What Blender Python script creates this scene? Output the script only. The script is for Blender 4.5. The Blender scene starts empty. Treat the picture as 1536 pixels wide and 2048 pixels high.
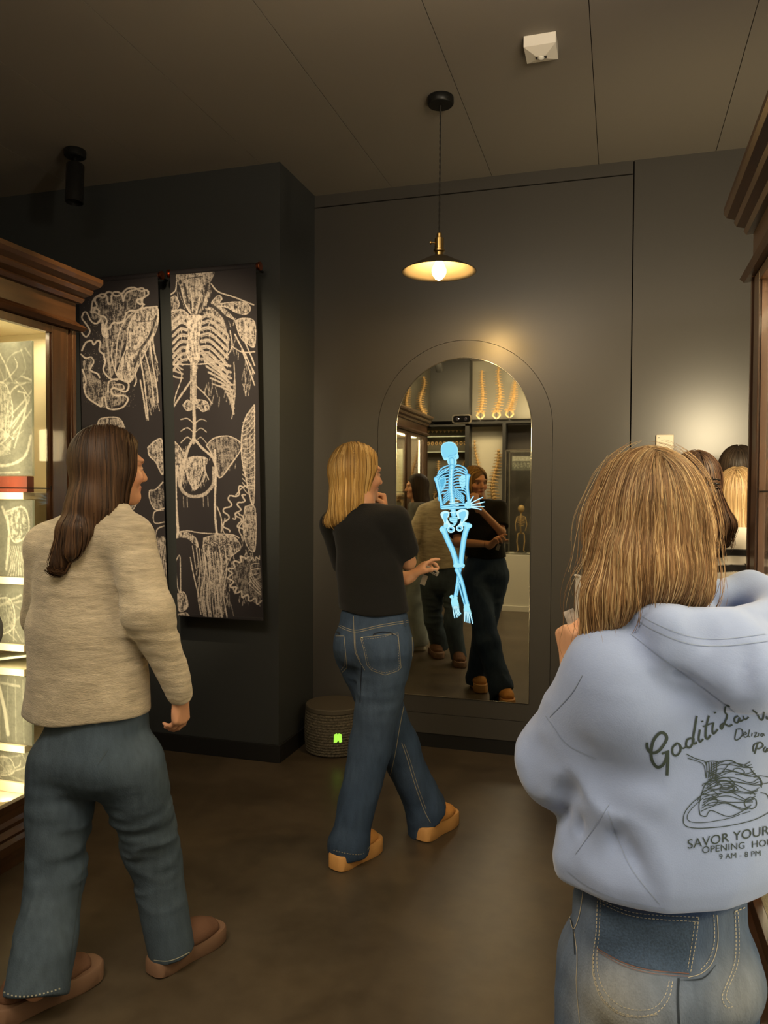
import bpy, bmesh, math, random
import numpy as np
from mathutils import Vector, Matrix
from mathutils.bvhtree import BVHTree

# ------------------------------------------------------------------ camera, world, exposure
SC = bpy.context.scene
COL = SC.collection
FPX, YAW, PITCH, ROLL, EYE = 1556.85, 0.2926, -0.02499, 0.005615, 1.5
YB, YL, XC, CEIL = 4.44, 3.932, -1.787, 3.295      # back wall, banner wall, their corner, ceiling height
_F = Vector((-math.sin(YAW)*math.cos(PITCH), math.cos(YAW)*math.cos(PITCH), math.sin(PITCH)))
_R0 = Vector((math.cos(YAW), math.sin(YAW), 0)); _U0 = _R0.cross(_F)
_R = _R0*math.cos(ROLL) + _U0*math.sin(ROLL); _U = _U0*math.cos(ROLL) - _R0*math.sin(ROLL)
cd = bpy.data.cameras.new('camera'); cam = bpy.data.objects.new('camera', cd); COL.objects.link(cam)
cd.sensor_fit = 'VERTICAL'; cd.sensor_height = 24.0; cd.sensor_width = 18.0
cd.lens = 24.0*FPX/2048.0; cd.clip_start = 0.05
mw = Matrix.Identity(4)
for i in range(3):
    mw[i][0] = _R[i]; mw[i][1] = _U[i]; mw[i][2] = -_F[i]
mw[2][3] = EYE
cam.matrix_world = mw
SC.camera = cam

SC.view_settings.view_transform = 'Standard'; SC.view_settings.look = 'None'
SC.view_settings.gamma = 1.0; SC.view_settings.use_curve_mapping = False
SC.view_settings.exposure = 0.0
w = bpy.data.worlds.new('world'); SC.world = w; w.use_nodes = True
w.node_tree.nodes['Background'].inputs[0].default_value = (0.9, 0.75, 0.55, 1)
w.node_tree.nodes['Background'].inputs[1].default_value = 0.01

WARM = (1.0, 0.70, 0.36); CREAM = (1.0, 0.80, 0.50)
def lamp(kind, name, loc, energy, color=WARM, target=None, parent=None, **kw):
    d = bpy.data.lights.new(name, kind); d.energy = energy; d.color = color
    for k, v in kw.items(): setattr(d, k, v)
    o = bpy.data.objects.new(name, d); COL.objects.link(o); o.location = loc
    if target is not None:
        o.rotation_euler = (Vector(target)-Vector(loc)).to_track_quat('-Z', 'Y').to_euler()
    if parent: o.parent = parent; o.matrix_parent_inverse = parent.matrix_world.inverted()
    return o
# large lamps of the room: general ceiling lighting over the visitors and the wall of cases behind the viewer; then two added ceiling fills
lamp('AREA', 'room_light', (-1.0, 0.2, 3.2), 50, (1.0, 0.83, 0.62), (-1.0, 0.7, 0), shape='RECTANGLE', size=1.2, size_y=0.8)
lamp('AREA', 'room_light', (-1.6, -0.75, 3.1), 45, (1.0, 0.80, 0.52), (-1.8, -1.6, 1.9), shape='RECTANGLE', size=1.8, size_y=0.2)
lamp('AREA', 'ceiling_fill', (-1.0, -1.51, 2.475), 9, (1.0, 0.84, 0.64), (-1.0, -1.46, 3.9), shape='RECTANGLE', size=2.2, size_y=0.05)  # unseen uplight added on the rear ledge to brighten the ceiling
lamp('AREA', 'ceiling_fill', (.66, .9, 2.475), 98, (1.0, 0.84, 0.64), (.60, .95, 3.9), shape='RECTANGLE', size=.1, size_y=1.8)  # unseen uplight added on top of the right cabinet, also for the ceiling

def at(px, py, Y):
    """point on the plane y=Y seen along the ray of a measured photograph point"""
    d = _F + _R*((px-768)/FPX) + _U*((1024-py)/FPX)
    t = Y/d.y
    return Vector((d.x*t, d.y*t, EYE+d.z*t))
def ray(px, py):
    return (_F + _R*((px-768)/FPX) + _U*((1024-py)/FPX)).normalized()
def pixscale(P):
    return (Vector(P)-Vector((0, 0, EYE))).dot(_F)/FPX

# ------------------------------------------------------------------ materials
MATS = {}
def nt(m): return m.node_tree.nodes, m.node_tree.links
def mat(name, color=(.5, .5, .5), rough=.6, metal=0., spec=.5, emit=None, estr=0., vcol=None, noise=None, bump=None,
        coat=0., trans=0., ior=1.45, alpha=1., sheen=0., sss=0.):
    """principled; vcol = name of a colour attribute; noise=(scale, amount, stretch xyz); bump=(scale, strength, stretch xyz, kind)"""
    if name in MATS: return MATS[name]
    m = bpy.data.materials.new(name); m.use_nodes = True
    N, L = nt(m); b = N['Principled BSDF']
    b.inputs['Base Color'].default_value = (*color, 1)
    b.inputs['Roughness'].default_value = rough; b.inputs['Metallic'].default_value = metal
    b.inputs['Specular IOR Level'].default_value = spec; b.inputs['IOR'].default_value = ior
    b.inputs['Coat Weight'].default_value = coat; b.inputs['Transmission Weight'].default_value = trans
    b.inputs['Alpha'].default_value = alpha
    if sheen: b.inputs['Sheen Weight'].default_value = sheen; b.inputs['Sheen Roughness'].default_value = .5
    if sss:
        b.inputs['Subsurface Weight'].default_value = sss
        b.inputs['Subsurface Radius'].default_value = (.012, .005, .003); b.inputs['Subsurface Scale'].default_value = 1
    if emit: b.inputs['Emission Color'].default_value = (*emit, 1); b.inputs['Emission Strength'].default_value = estr
    tc = N.new('ShaderNodeTexCoord')
    src = None
    if vcol:
        a = N.new('ShaderNodeAttribute'); a.attribute_name = vcol; src = a.outputs['Color']
    if noise:
        mp = N.new('ShaderNodeMapping'); mp.inputs['Scale'].default_value = noise[2] if len(noise) > 2 else (1, 1, 1)
        L.new(tc.outputs['Object'], mp.inputs[0])
        n = N.new('ShaderNodeTexNoise'); n.inputs['Scale'].default_value = noise[0]; n.inputs['Detail'].default_value = 5
        L.new(mp.outputs[0], n.inputs['Vector'])
        mr = N.new('ShaderNodeMapRange'); mr.inputs['From Min'].default_value = .25; mr.inputs['From Max'].default_value = .75
        mr.inputs['To Min'].default_value = 1-noise[1]; mr.inputs['To Max'].default_value = 1+noise[1]
        L.new(n.outputs['Fac'], mr.inputs[0])
        mx = N.new('ShaderNodeVectorMath'); mx.operation = 'SCALE'
        if src: L.new(src, mx.inputs[0])
        else: mx.inputs[0].default_value = color
        L.new(mr.outputs[0], mx.inputs['Scale']); src = mx.outputs[0]
    if src: L.new(src, b.inputs['Base Color'])
    if bump:
        mp = N.new('ShaderNodeMapping'); mp.inputs['Scale'].default_value = bump[2] if len(bump) > 2 else (1, 1, 1)
        L.new(tc.outputs['Object'], mp.inputs[0])
        if len(bump) > 3 and bump[3] == 'wave':
            n = N.new('ShaderNodeTexWave'); n.inputs['Scale'].default_value = bump[0]; n.inputs['Distortion'].default_value = 3
        else:
            n = N.new('ShaderNodeTexNoise'); n.inputs['Scale'].default_value = bump[0]; n.inputs['Detail'].default_value = 4
        L.new(mp.outputs[0], n.inputs['Vector'])
        bp = N.new('ShaderNodeBump'); bp.inputs['Strength'].default_value = bump[1]; bp.inputs['Distance'].default_value = .004
        L.new(n.outputs['Fac'], bp.inputs['Height']); L.new(bp.outputs[0], b.inputs['Normal'])
    MATS[name] = m
    return m

# ------------------------------------------------------------------ object helpers
def tag(o, label=None, cat=None, group=None, kind=None):
    if label: o['label'] = label
    if cat: o['category'] = cat
    if group: o['group'] = group
    if kind: o['kind'] = kind
    return o
def empty(name, loc, label=None, cat=None, group=None, rz=0.):
    o = bpy.data.objects.new(name, None); o.empty_display_size = .1
    COL.objects.link(o); o.location = loc; o.rotation_euler = (0, 0, rz)
    return tag(o, label, cat, group)
def obj_from(name, verts, faces, material, parent=None, smooth=False, origin=None, mats=None, cols=None):
    """verts in WORLD coordinates (numpy or list); origin moves the object's origin"""
    V = np.asarray(verts, dtype=np.float64).reshape(-1, 3)
    if origin is None and parent is not None: origin = world_loc(parent)
    if origin is None: origin = (0, 0, 0)
    V = V - np.asarray(origin)
    me = bpy.data.meshes.new(name)
    me.from_pydata(V.tolist() if len(V) < 200 else V, [], faces if isinstance(faces, list) else faces.tolist())
    me.update()
    if smooth: me.polygons.foreach_set('use_smooth', np.ones(len(me.polygons), bool))
    if material: me.materials.append(material)
    if cols is not None:
        a = me.color_attributes.new('Col', 'FLOAT_COLOR', 'POINT')
        c = np.ones((len(V), 4), np.float32); c[:, :3] = cols
        a.data.foreach_set('color', c.ravel())
    o = bpy.data.objects.new(name, me); COL.objects.link(o)
    if parent is not None:
        o.parent = parent
        loc = np.asarray(origin) - np.asarray(world_loc(parent)); o.location = loc.tolist()
    else: o.location = origin
    return o
def world_loc(o):
    v = Vector(o.location)
    while o.parent: o = o.parent; v = v + Vector(o.location)
    return tuple(v)

class MB:
    """collects shapes in world coordinates and links them as one mesh"""
    def __init__(s): s.v = []; s.f = []
    def add(s, verts, faces):
        k = len(s.v); s.v += [tuple(v) for v in verts]; s.f += [[i+k for i in f] for f in faces]; return s
    def box(s, a, b, bev=0.):
        x0, y0, z0 = [min(a[i], b[i]) for i in range(3)]; x1, y1, z1 = [max(a[i], b[i]) for i in range(3)]
        if bev <= 0:
            return s.add([(x0,y0,z0),(x1,y0,z0),(x1,y1,z0),(x0,y1,z0),(x0,y0,z1),(x1,y0,z1),(x1,y1,z1),(x0,y1,z1)],
                  [[0,3,2,1],[4,5,6,7],[0,1,5,4],[1,2,6,5],[2,3,7,6],[3,0,4,7]])
        bm = bmesh.new(); bmesh.ops.create_cube(bm, size=1)
        for v in bm.verts: v.co = Vector(((x0+x1)/2+v.co.x*(x1-x0), (y0+y1)/2+v.co.y*(y1-y0), (z0+z1)/2+v.co.z*(z1-z0)))
        bmesh.ops.bevel(bm, geom=bm.edges[:], offset=bev, segments=2, affect='EDGES', profile=.6)
        bm.verts.index_update()
        s.add([v.co for v in bm.verts], [[v.index for v in f.verts] for f in bm.faces]); bm.free(); return s
    def tube(s, pts, r, n=10, cap=True, rads=None):
        pts = [Vector(p) for p in pts]; V = []; F = []
        rads = rads or [r]*len(pts)
        t0 = (pts[1]-pts[0]).normalized(); up = Vector((0,0,1)) if abs(t0.z) < .9 else Vector((1,0,0))
        u = t0.cross(up).normalized()
        for i, p in enumerate(pts):
            t = (pts[min(i+1, len(pts)-1)]-pts[max(i-1, 0)]).normalized()
            u = (u - t*u.dot(t)).normalized(); v = t.cross(u)
            for k in range(n):
                a = 2*math.pi*k/n; V.append(p+(u*math.cos(a)+v*math.sin(a))*rads[i])
        for i in range(len(pts)-1):
            for k in range(n):
                F.append([i*n+k, i*n+(k+1)%n, (i+1)*n+(k+1)%n, (i+1)*n+k])
        if cap: F.append(list(range(n))[::-1]); F.append([(len(pts)-1)*n+k for k in range(n)])
        return s.add(V, F)
    def lathe(s, c, prof, n=40, axis=(0,0,1), close=False):
        """prof: list of (radius, height) around axis at c"""
        ax = Vector(axis).normalized(); up = Vector((1,0,0)) if abs(ax.x) < .9 else Vector((0,1,0))
        u = ax.cross(up).normalized(); v = ax.cross(u); V = []; F = []; c = Vector(c)
        for r, h in prof:
            for k in range(n):
                a = 2*math.pi*k/n; V.append(c+ax*h+(u*math.cos(a)+v*math.sin(a))*r)
        for i in range(len(prof)-1):
            for k in range(n): F.append([i*n+k, i*n+(k+1)%n, (i+1)*n+(k+1)%n, (i+1)*n+k])
        F.append(list(range(n))[::-1]); F.append([(len(prof)-1)*n+k for k in range(n)])
        return s.add(V, F)
    def extrude(s, prof, a, b, frame=None):
        """polygon profile [(x,z)..] swept from a to b; frame=(xdir,zdir)"""
        xd, zd = [Vector(t) for t in frame]; a = Vector(a); b = Vector(b); n = len(prof)
        V = [a+xd*p[0]+zd*p[1] for p in prof]+[b+xd*p[0]+zd*p[1] for p in prof]
        F = [[i, (i+1)%n, n+(i+1)%n, n+i] for i in range(n)]+[list(range(n))[::-1], list(range(n, 2*n))]
        return s.add(V, F)
    def build(s, name, material, parent=None, smooth=False, origin=None, sharp=None):
        o = obj_from(name, s.v, s.f, material, parent, smooth, origin)
        bm = bmesh.new(); bm.from_mesh(o.data); bmesh.ops.recalc_face_normals(bm, faces=bm.faces); bm.to_mesh(o.data); bm.free()
        if smooth and sharp is not None: o.data.set_sharp_from_angle(angle=math.radians(sharp))
        return o

# ------------------------------------------------------------------ implicit surfaces (for bodies, clothes, hair)
def _v(a): return np.array(a, dtype=np.float32)
class Prim:
    """tapered capsule a->b, radii ra->rb, optionally widened along axis u by factor w (>1 wider)"""
    def __init__(s, a, b, ra, rb=None, u=None, w=1., k=.02, sub=False, flat=False):
        s.a = _v(a); s.b = _v(b); s.ra = ra; s.rb = ra if rb is None else rb
        s.u = None if u is None else _v(u)/np.linalg.norm(u); s.w = w; s.k = k; s.sub = sub; s.flat = flat
    def bounds(s):
        r = max(s.ra, s.rb)*(max(s.w, 1.) if s.u is not None else 1)
        return np.minimum(s.a, s.b)-r, np.maximum(s.a, s.b)+r
    def d(s, P):
        if s.u is not None:
            ctr = (s.a+s.b)*.5
            def sq(Q): return Q - ((Q-ctr)@s.u)[..., None]*s.u*(1-1/s.w)
            P = sq(P); a = sq(s.a); b = sq(s.b)
        else: a, b = s.a, s.b
        ba = b-a; L2 = float(ba@ba)+1e-12
        t = np.clip(((P-a)@ba)/L2, 0, 1)
        D = P-a-t[..., None]*ba
        r = np.sqrt((D*D).sum(-1)) - (s.ra+(s.rb-s.ra)*t)
        if s.flat: r = smax(r, (P-b)@(ba/np.sqrt(L2)), .004)
        return r
class Ell:
    """ellipsoid with axes frame (3 unit vectors) and radii"""
    def __init__(s, c, r, fr=None, k=.01, sub=False):
        s.c = _v(c); s.r = _v(r); s.fr = np.eye(3, dtype=np.float32) if fr is None else np.array([list(x) for x in fr], dtype=np.float32)
        s.k = k; s.sub = sub
    def bounds(s):
        m = float(s.r.max()); return s.c-m, s.c+m
    def d(s, P):
        q = (P-s.c)@s.fr.T; k0 = np.sqrt(((q/s.r)**2).sum(-1)); k1 = np.sqrt(((q/(s.r*s.r))**2).sum(-1))+1e-6
        return k0*(k0-1)/k1
def smin(a, b, k):
    h = np.clip(.5+.5*(b-a)/k, 0, 1); return b*(1-h)+a*h-k*h*(1-h)
def smax(a, b, k): return -smin(-a, -b, k)
_rng = np.random.RandomState(7)
_LAT = _rng.rand(32, 32, 32).astype(np.float32)*2-1
def vnoise(P):
    """value noise, P (...,3) in cells"""
    i = np.floor(P).astype(np.int32); f = (P-i).astype(np.float32); f = f*f*(3-2*f); i &= 31; j = (i+1) & 31
    x0, y0, z0 = i[..., 0], i[..., 1], i[..., 2]; x1, y1, z1 = j[..., 0], j[..., 1], j[..., 2]
    fx, fy, fz = f[..., 0], f[..., 1], f[..., 2]; G = _LAT
    a = G[x0, y0, z0]*(1-fx)+G[x1, y0, z0]*fx; b = G[x0, y1, z0]*(1-fx)+G[x1, y1, z0]*fx
    c = G[x0, y0, z1]*(1-fx)+G[x1, y0, z1]*fx; d = G[x0, y1, z1]*(1-fx)+G[x1, y1, z1]*fx
    return (a*(1-fy)+b*fy)*(1-fz)+(c*(1-fy)+d*fy)*fz
def field(prims, P, mods=()):
    """full field at arbitrary points"""
    D = np.full(P.shape[:-1], .12, np.float32)
    for p in prims:
        d = p.d(P)
        D = smax(D, -d, p.k) if p.sub else smin(D, d, p.k)
    for m in mods: D = m(P, D)
    return D
def polygonise(prims, h, mods=(), pad=.02, z_min=None):
    """surface nets over the union; primitives only touch their own box"""
    lo = np.min([p.bounds()[0] for p in prims if not p.sub], 0)-pad-3*h
    hi = np.max([p.bounds()[1] for p in prims if not p.sub], 0)+pad+3*h
    n = np.ceil((hi-lo)/h).astype(int)+1
    ax = [lo[i]+np.arange(n[i], dtype=np.float32)*h for i in range(3)]
    D = np.full(tuple(n), .12, np.float32)
    for p in prims:
        b0, b1 = p.bounds(); m = p.k+pad+2*h
        i0 = np.maximum(np.floor((b0-m-lo)/h).astype(int), 0); i1 = np.minimum(np.ceil((b1+m-lo)/h).astype(int)+1, n)
        if (i1 <= i0).any(): continue
        P = np.stack(np.meshgrid(ax[0][i0[0]:i1[0]], ax[1][i0[1]:i1[1]], ax[2][i0[2]:i1[2]], indexing='ij'), -1)
        sl = tuple(slice(i0[i], i1[i]) for i in range(3)); d = p.d(P)
        D[sl] = smax(D[sl], -d, p.k) if p.sub else smin(D[sl], d, p.k)
    if mods:
        idx = np.nonzero(np.abs(D) < .045)
        P = np.stack([ax[i][idx[i]] for i in range(3)], -1); d = D[idx]
        for m in mods: d = m(P, d)
        D[idx] = d
    # surface nets
    S = D < 0
    c = np.zeros(tuple(n-1), np.int16)
    for dx in (0, 1):
        for dy in (0, 1):
            for dz in (0, 1): c += S[dx:n[0]-1+dx, dy:n[1]-1+dy, dz:n[2]-1+dz]
    act = (c > 0) & (c < 8); idx = np.stack(np.nonzero(act), -1)
    vid = np.full(act.shape, -1, np.int32); vid[act] = np.arange(len(idx))
    corners = np.array([[i, j, k] for i in (0, 1) for j in (0, 1) for k in (0, 1)])
    E = [(a, b) for a in range(8) for b in range(a+1, 8) if np.abs(corners[a]-corners[b]).sum() == 1]
    vals = [D[idx[:, 0]+q[0], idx[:, 1]+q[1], idx[:, 2]+q[2]] for q in corners]
    acc = np.zeros((len(idx), 3)); cnt = np.zeros(len(idx))
    for a, b in E:
        va, vb = vals[a], vals[b]; m = (va < 0) != (vb < 0)
        t = np.where(m, va/(va-vb+1e-20), 0)[:, None]
        acc += np.where(m[:, None], corners[a]+t*(corners[b]-corners[a]), 0); cnt += m
    V = lo + (idx+acc/cnt[:, None])*h
    F = []
    for axn in range(3):
        u, v = [(1, 2), (2, 0), (0, 1)][axn]
        sl0 = [slice(1, -1)]*3; sl0[axn] = slice(0, -1); sl1 = [slice(1, -1)]*3; sl1[axn] = slice(1, None)
        A = S[tuple(sl0)]; B = S[tuple(sl1)]; e = A != B
        q = np.stack(np.nonzero(e), -1); off = np.ones(3, int); off[axn] = 0; q = q+off
        fl = A[e]
        def g(du, dv):
            r = q.copy(); r[:, u] -= du; r[:, v] -= dv; return vid[r[:, 0], r[:, 1], r[:, 2]]
        quad = np.stack([g(1, 1), g(0, 1), g(0, 0), g(1, 0)], -1)
        quad[~fl] = quad[~fl][:, ::-1]; F.append(quad)
    F = np.concatenate(F); F = F[(F >= 0).all(1)]
    return V, F
def cut(pt, n, wave=None, k=.006):
    """keep the side opposite n of the plane through pt"""
    pt = _v(pt); n = _v(n)/np.linalg.norm(n)
    def m(P, D):
        e = (P-pt)@n
        if wave is not None: e = e + wave(P)
        return smax(D, e, k)
    return m
def folds(amp, freq, stretch=(1, 1, 1), mask=None, ridge=True, seed=0):
    st = _v(stretch)
    def m(P, D):
        q = P*st*freq+seed*3.7
        n = vnoise(q)*.7+vnoise(q*2.1+5)*.3
        if ridge: n = (1-np.abs(n)*2.4)
        if mask is not None: n = n*mask(P)
        return D - amp*n
    return m
def ball_mask(c, r):
    c = _v(c)
    return lambda P: np.exp(-(((P-c)**2).sum(-1))/(r*r))

def seg(t, pts):
    """catmull-rom through pts at parameter t in 0..len-1"""
    n = len(pts); i = min(int(t), n-2); f = t-i
    p = [Vector(pts[max(0, min(n-1, j))]) for j in (i-1, i, i+1, i+2)]
    return .5*((2*p[1])+(p[2]-p[0])*f+(2*p[0]-5*p[1]+4*p[2]-p[3])*f*f+(3*p[1]-p[0]-3*p[2]+p[3])*f**3)
def smooth_line(pts, n=8):
    return [seg(i/n, pts) for i in range((len(pts)-1)*n+1)]
def spl2(pts, n=6):
    return [tuple(seg(i/n, [(x, y, 0) for x, y in pts]))[:2] for i in range((len(pts)-1)*n+1)]

class Drape:
    """lays flat print, seams and stitches on a cloth surface, along the line of sight of measured points"""
    def __init__(s, o, inset=.0012):
        me = o.data; wl = Vector(world_loc(o)); s.o = o; s.inset = inset
        s.bvh = BVHTree.FromPolygons([v.co+wl for v in me.vertices], [tuple(p.vertices) for p in me.polygons])
        s.reset()
    def reset(s): s.V = []; s.F = []; s.last = None
    def hit(s, px, py, lift=1.):
        d = ray(px, py); h = s.bvh.ray_cast(Vector((0, 0, EYE)), d)
        if h[0] is None: return None
        n = h[1] if h[1].dot(d) < 0 else -h[1]
        n = (n - d).normalized()
        return h[0]+n*s.inset*lift
    def line(s, pts, wpx, step=3., lift=1., taper=False, curve=True):
        if curve and len(pts) > 2: pts = spl2(pts, 6)
        # resample
        P = [np.array(pts[0], float)]
        for a, b in zip(pts[:-1], pts[1:]):
            a = np.array(a, float); b = np.array(b, float); m = max(1, int(np.linalg.norm(b-a)/step))
            for i in range(1, m+1): P.append(a+(b-a)*i/m)
        row = None
        for i, p in enumerate(P):
            t = P[min(i+1, len(P)-1)]-P[max(i-1, 0)]; t = t/(np.linalg.norm(t)+1e-9); nrm = np.array([-t[1], t[0]])
            ww = wpx/2*(1 if not taper else max(.25, math.sin(math.pi*min(1, max(0, i/max(1, len(P)-1)))*.9+.15)))
            a = s.hit(*(p+nrm*ww), lift); b = s.hit(*(p-nrm*ww), lift)
            if a is None or b is None or (row is not None and ((a-s.V[row[0]]).length > .06)): row = None; 
            if a is None or b is None: continue
            k = len(s.V); s.V += [a, b]
            if row is not None: s.F.append([row[0], row[1], k+1, k])
            row = (k, k+1)
        return s
    def dashes(s, pts, wpx, dash=4., gap=2.5, lift=1.6):
        pts = spl2(pts, 6) if len(pts) > 2 else pts
        L = [0]
        for a, b in zip(pts[:-1], pts[1:]): L.append(L[-1]+math.dist(a, b))
        def P(t):
            for i in range(len(L)-1):
                if t <= L[i+1]:
                    f = (t-L[i])/max(1e-6, L[i+1]-L[i]); return (pts[i][0]+(pts[i+1][0]-pts[i][0])*f, pts[i][1]+(pts[i+1][1]-pts[i][1])*f)
            return pts[-1]
        t = 0
        while t < L[-1]:
            s.line([P(t), P(min(L[-1], t+dash))], wpx, lift=lift, curve=False); t += dash+gap
        return s
    def fill(s, poly, step=4., lift=1., curve=False):
        """filled polygon, gridded"""
        if curve: poly = spl2(list(poly)+[poly[0]], 6)
        xs = [p[0] for p in poly]; ys = [p[1] for p in poly]
        nx = max(1, int((max(xs)-min(xs))/step)); ny = max(1, int((max(ys)-min(ys))/step))
        A = np.array(poly)
        def rowspan(y):
            c = []
            for a, b in zip(A, np.roll(A, -1, 0)):
                if (a[1] <= y) != (b[1] <= y): c.append(a[0]+(y-a[1])/(b[1]-a[1])*(b[0]-a[0]))
            c.sort(); return c
        prev = None
        for j in range(ny+1):
            y = min(ys)+(max(ys)-min(ys))*(j+.001*(1 if j == 0 else -1 if j == ny else 0))/ny
            c = rowspan(y)
            if len(c) < 2: prev = None; continue
            r = []
            for i in range(nx+1):
                h = s.hit(c[0]+(c[-1]-c[0])*i/nx, y, lift); s.V.append(h if h is not None else Vector((0, 0, -9))); r.append((len(s.V)-1, h is not None))
            if prev:
                for i in range(nx):
                    q = [prev[i], prev[i+1], r[i+1], r[i]]
                    if all(k[1] for k in q): s.F.append([k[0] for k in q])
            prev = r
        return s
    def text(s, body, size, place, lift=1., space=1.):
        """place(x,y) maps text units to picture coordinates"""
        c = bpy.data.curves.new('t', 'FONT'); c.body = body; c.size = size; c.space_character = space
        o = bpy.data.objects.new('t', c); me = o.to_mesh()
        bm = bmesh.new(); bm.from_mesh(me); bmesh.ops.triangulate(bm, faces=bm.faces)
        bmesh.ops.subdivide_edges(bm, edges=[e for e in bm.edges if e.calc_length() > size*.3], cuts=1)
        k = len(s.V); ok = []; bm.verts.index_update()
        for v in bm.verts:
            h = s.hit(*place(v.co.x, v.co.y), lift); ok.append(h is not None); s.V.append(h or Vector((0, 0, -9)))
        for f in bm.faces:
            q = [v.index for v in f.verts]
            if all(ok[i] for i in q): s.F.append([i+k for i in q])
        bm.free(); o.to_mesh_clear(); bpy.data.objects.remove(o); bpy.data.curves.remove(c)
        return s
    def build(s, name, material, parent=None, label=None):
        used = sorted({i for f in s.F for i in f}); mp = {a: b for b, a in enumerate(used)}
        o = obj_from(name, [s.V[i] for i in used], [[mp[i] for i in f] for f in s.F], material, parent or s.o, smooth=True)
        if label: o['label'] = label
        s.reset(); return o

# ------------------------------------------------------------------ raster drawing for printed cloth and slides
class Canvas:
    """white on dark chalk-like drawing, later stored per vertex as the print's own colour"""
    def __init__(s, w, h, k, ox=0, oy=0, seed=1):
        s.A = np.zeros((h, w), np.float32); s.k = k; s.ox = ox; s.oy = oy; s.w = w; s.h = h; s.ws = 1.
        yy, xx = np.mgrid[0:h, 0:w].astype(np.float32)
        P = np.stack([xx, yy, np.zeros_like(xx)+seed*3.3], -1)
        s.N = vnoise(P*.9)*.45+vnoise(P*.45+9)*.35+vnoise(P*.16+4)*.4
        s.S = vnoise(P*np.array([.32, .075, 1], np.float32)+7)+vnoise(P*np.array([.7, .13, 1], np.float32)+17)*.6
    def _box(s, pts, r):
        x = (pts[:, 0]); y = (pts[:, 1])
        x0 = max(0, int(x.min()-r-2)); x1 = min(s.w, int(x.max()+r+3)); y0 = max(0, int(y.min()-r-2)); y1 = min(s.h, int(y.max()+r+3))
        return x0, x1, y0, y1
    def line(s, pts, wd=8, v=.8, rough=.5, curve=True, erase=False):
        if curve and len(pts) > 2: pts = spl2(pts, 5)
        p = (np.array(pts, np.float32)-[s.ox, s.oy])*s.k; wd = wd*s.k/2*s.ws; v = min(1, v*1.15)
        x0, x1, y0, y1 = s._box(p, wd+3)
        if x1 <= x0 or y1 <= y0: return s
        yy, xx = np.mgrid[y0:y1, x0:x1].astype(np.float32); D = np.full(xx.shape, 1e3, np.float32)
        for a, b in zip(p[:-1], p[1:]):
            ba = b-a; t = np.clip(((xx-a[0])*ba[0]+(yy-a[1])*ba[1])/(ba@ba+1e-6), 0, 1)
            D = np.minimum(D, np.hypot(xx-a[0]-ba[0]*t, yy-a[1]-ba[1]*t))
        n = s.N[y0:y1, x0:x1]
        m = np.clip(wd-D+.6+n*rough*2.2, 0, 1)*(1-rough*.35+n*rough*.8)
        T = s.A[y0:y1, x0:x1]
        s.A[y0:y1, x0:x1] = T*(1-np.clip(m, 0, 1)*v) if erase else np.maximum(T, np.clip(m*v, 0, 1))
        return s
    def fill(s, pts, v=.6, rough=.8, curve=True, edge=0, ev=.85, thr=0.):
        c = spl2(list(pts)+[pts[0]], 5) if curve else list(pts)+[pts[0]]
        p = (np.array(c, np.float32)-[s.ox, s.oy])*s.k
        x0, x1, y0, y1 = s._box(p, 1)
        if x1 > x0 and y1 > y0:
            yy, xx = np.mgrid[y0:y1, x0:x1].astype(np.float32); I = np.zeros(xx.shape, bool)
            for a, b in zip(p[:-1], p[1:]):
                if a[1] == b[1]: continue
                I ^= ((a[1] <= yy) != (b[1] <= yy)) & (xx < a[0]+(yy-a[1])/(b[1]-a[1])*(b[0]-a[0]))
            n = s.N[y0:y1, x0:x1]+s.S[y0:y1, x0:x1]*.5; m = np.clip(1.05-rough*.62+n*rough*1.9-thr, 0, 1)*min(1, v*1.25)*I
            s.A[y0:y1, x0:x1] = np.maximum(s.A[y0:y1, x0:x1], m)
        if edge: s.line(c, edge, ev, .5, curve=False)
        return s
    def dots(s, pts, n, seed=0, v=.9):
        r = random.Random(seed); xs = [q[0] for q in pts]; ys = [q[1] for q in pts]
        for _ in range(n):
            x = (r.uniform(min(xs), max(xs))-s.ox)*s.k; y = (r.uniform(min(ys), max(ys))-s.oy)*s.k
            if 0 <= x < s.w-1 and 0 <= y < s.h-1: s.A[int(y), int(x)] = max(s.A[int(y), int(x)], v*r.uniform(.4, 1))
        return s
    def sample(s, X, Y):
        x = np.clip((X-s.ox)*s.k, 0, s.w-1.01); y = np.clip((Y-s.oy)*s.k, 0, s.h-1.01)
        i = x.astype(int); j = y.astype(int); fx = x-i; fy = y-j; A = s.A
        return (A[j, i]*(1-fx)+A[j, i+1]*fx)*(1-fy)+(A[j+1, i]*(1-fx)+A[j+1, i+1]*fx)*fy

def wiggle(pts, amp, n, seed=0):
    """folded outline like the windings of a brain"""
    P = spl2(pts, 8); L = len(P); out = []
    for i, (x, y) in enumerate(P):
        a = P[max(0, i-1)]; b = P[min(L-1, i+1)]; tx, ty = b[0]-a[0], b[1]-a[1]; m = math.hypot(tx, ty)+1e-6
        s_ = math.sin(i/L*n*2*math.pi+seed); s_ = math.copysign(abs(s_)**.6, s_)
        out.append((x-ty/m*amp*s_, y+tx/m*amp*s_))
    return out

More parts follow.
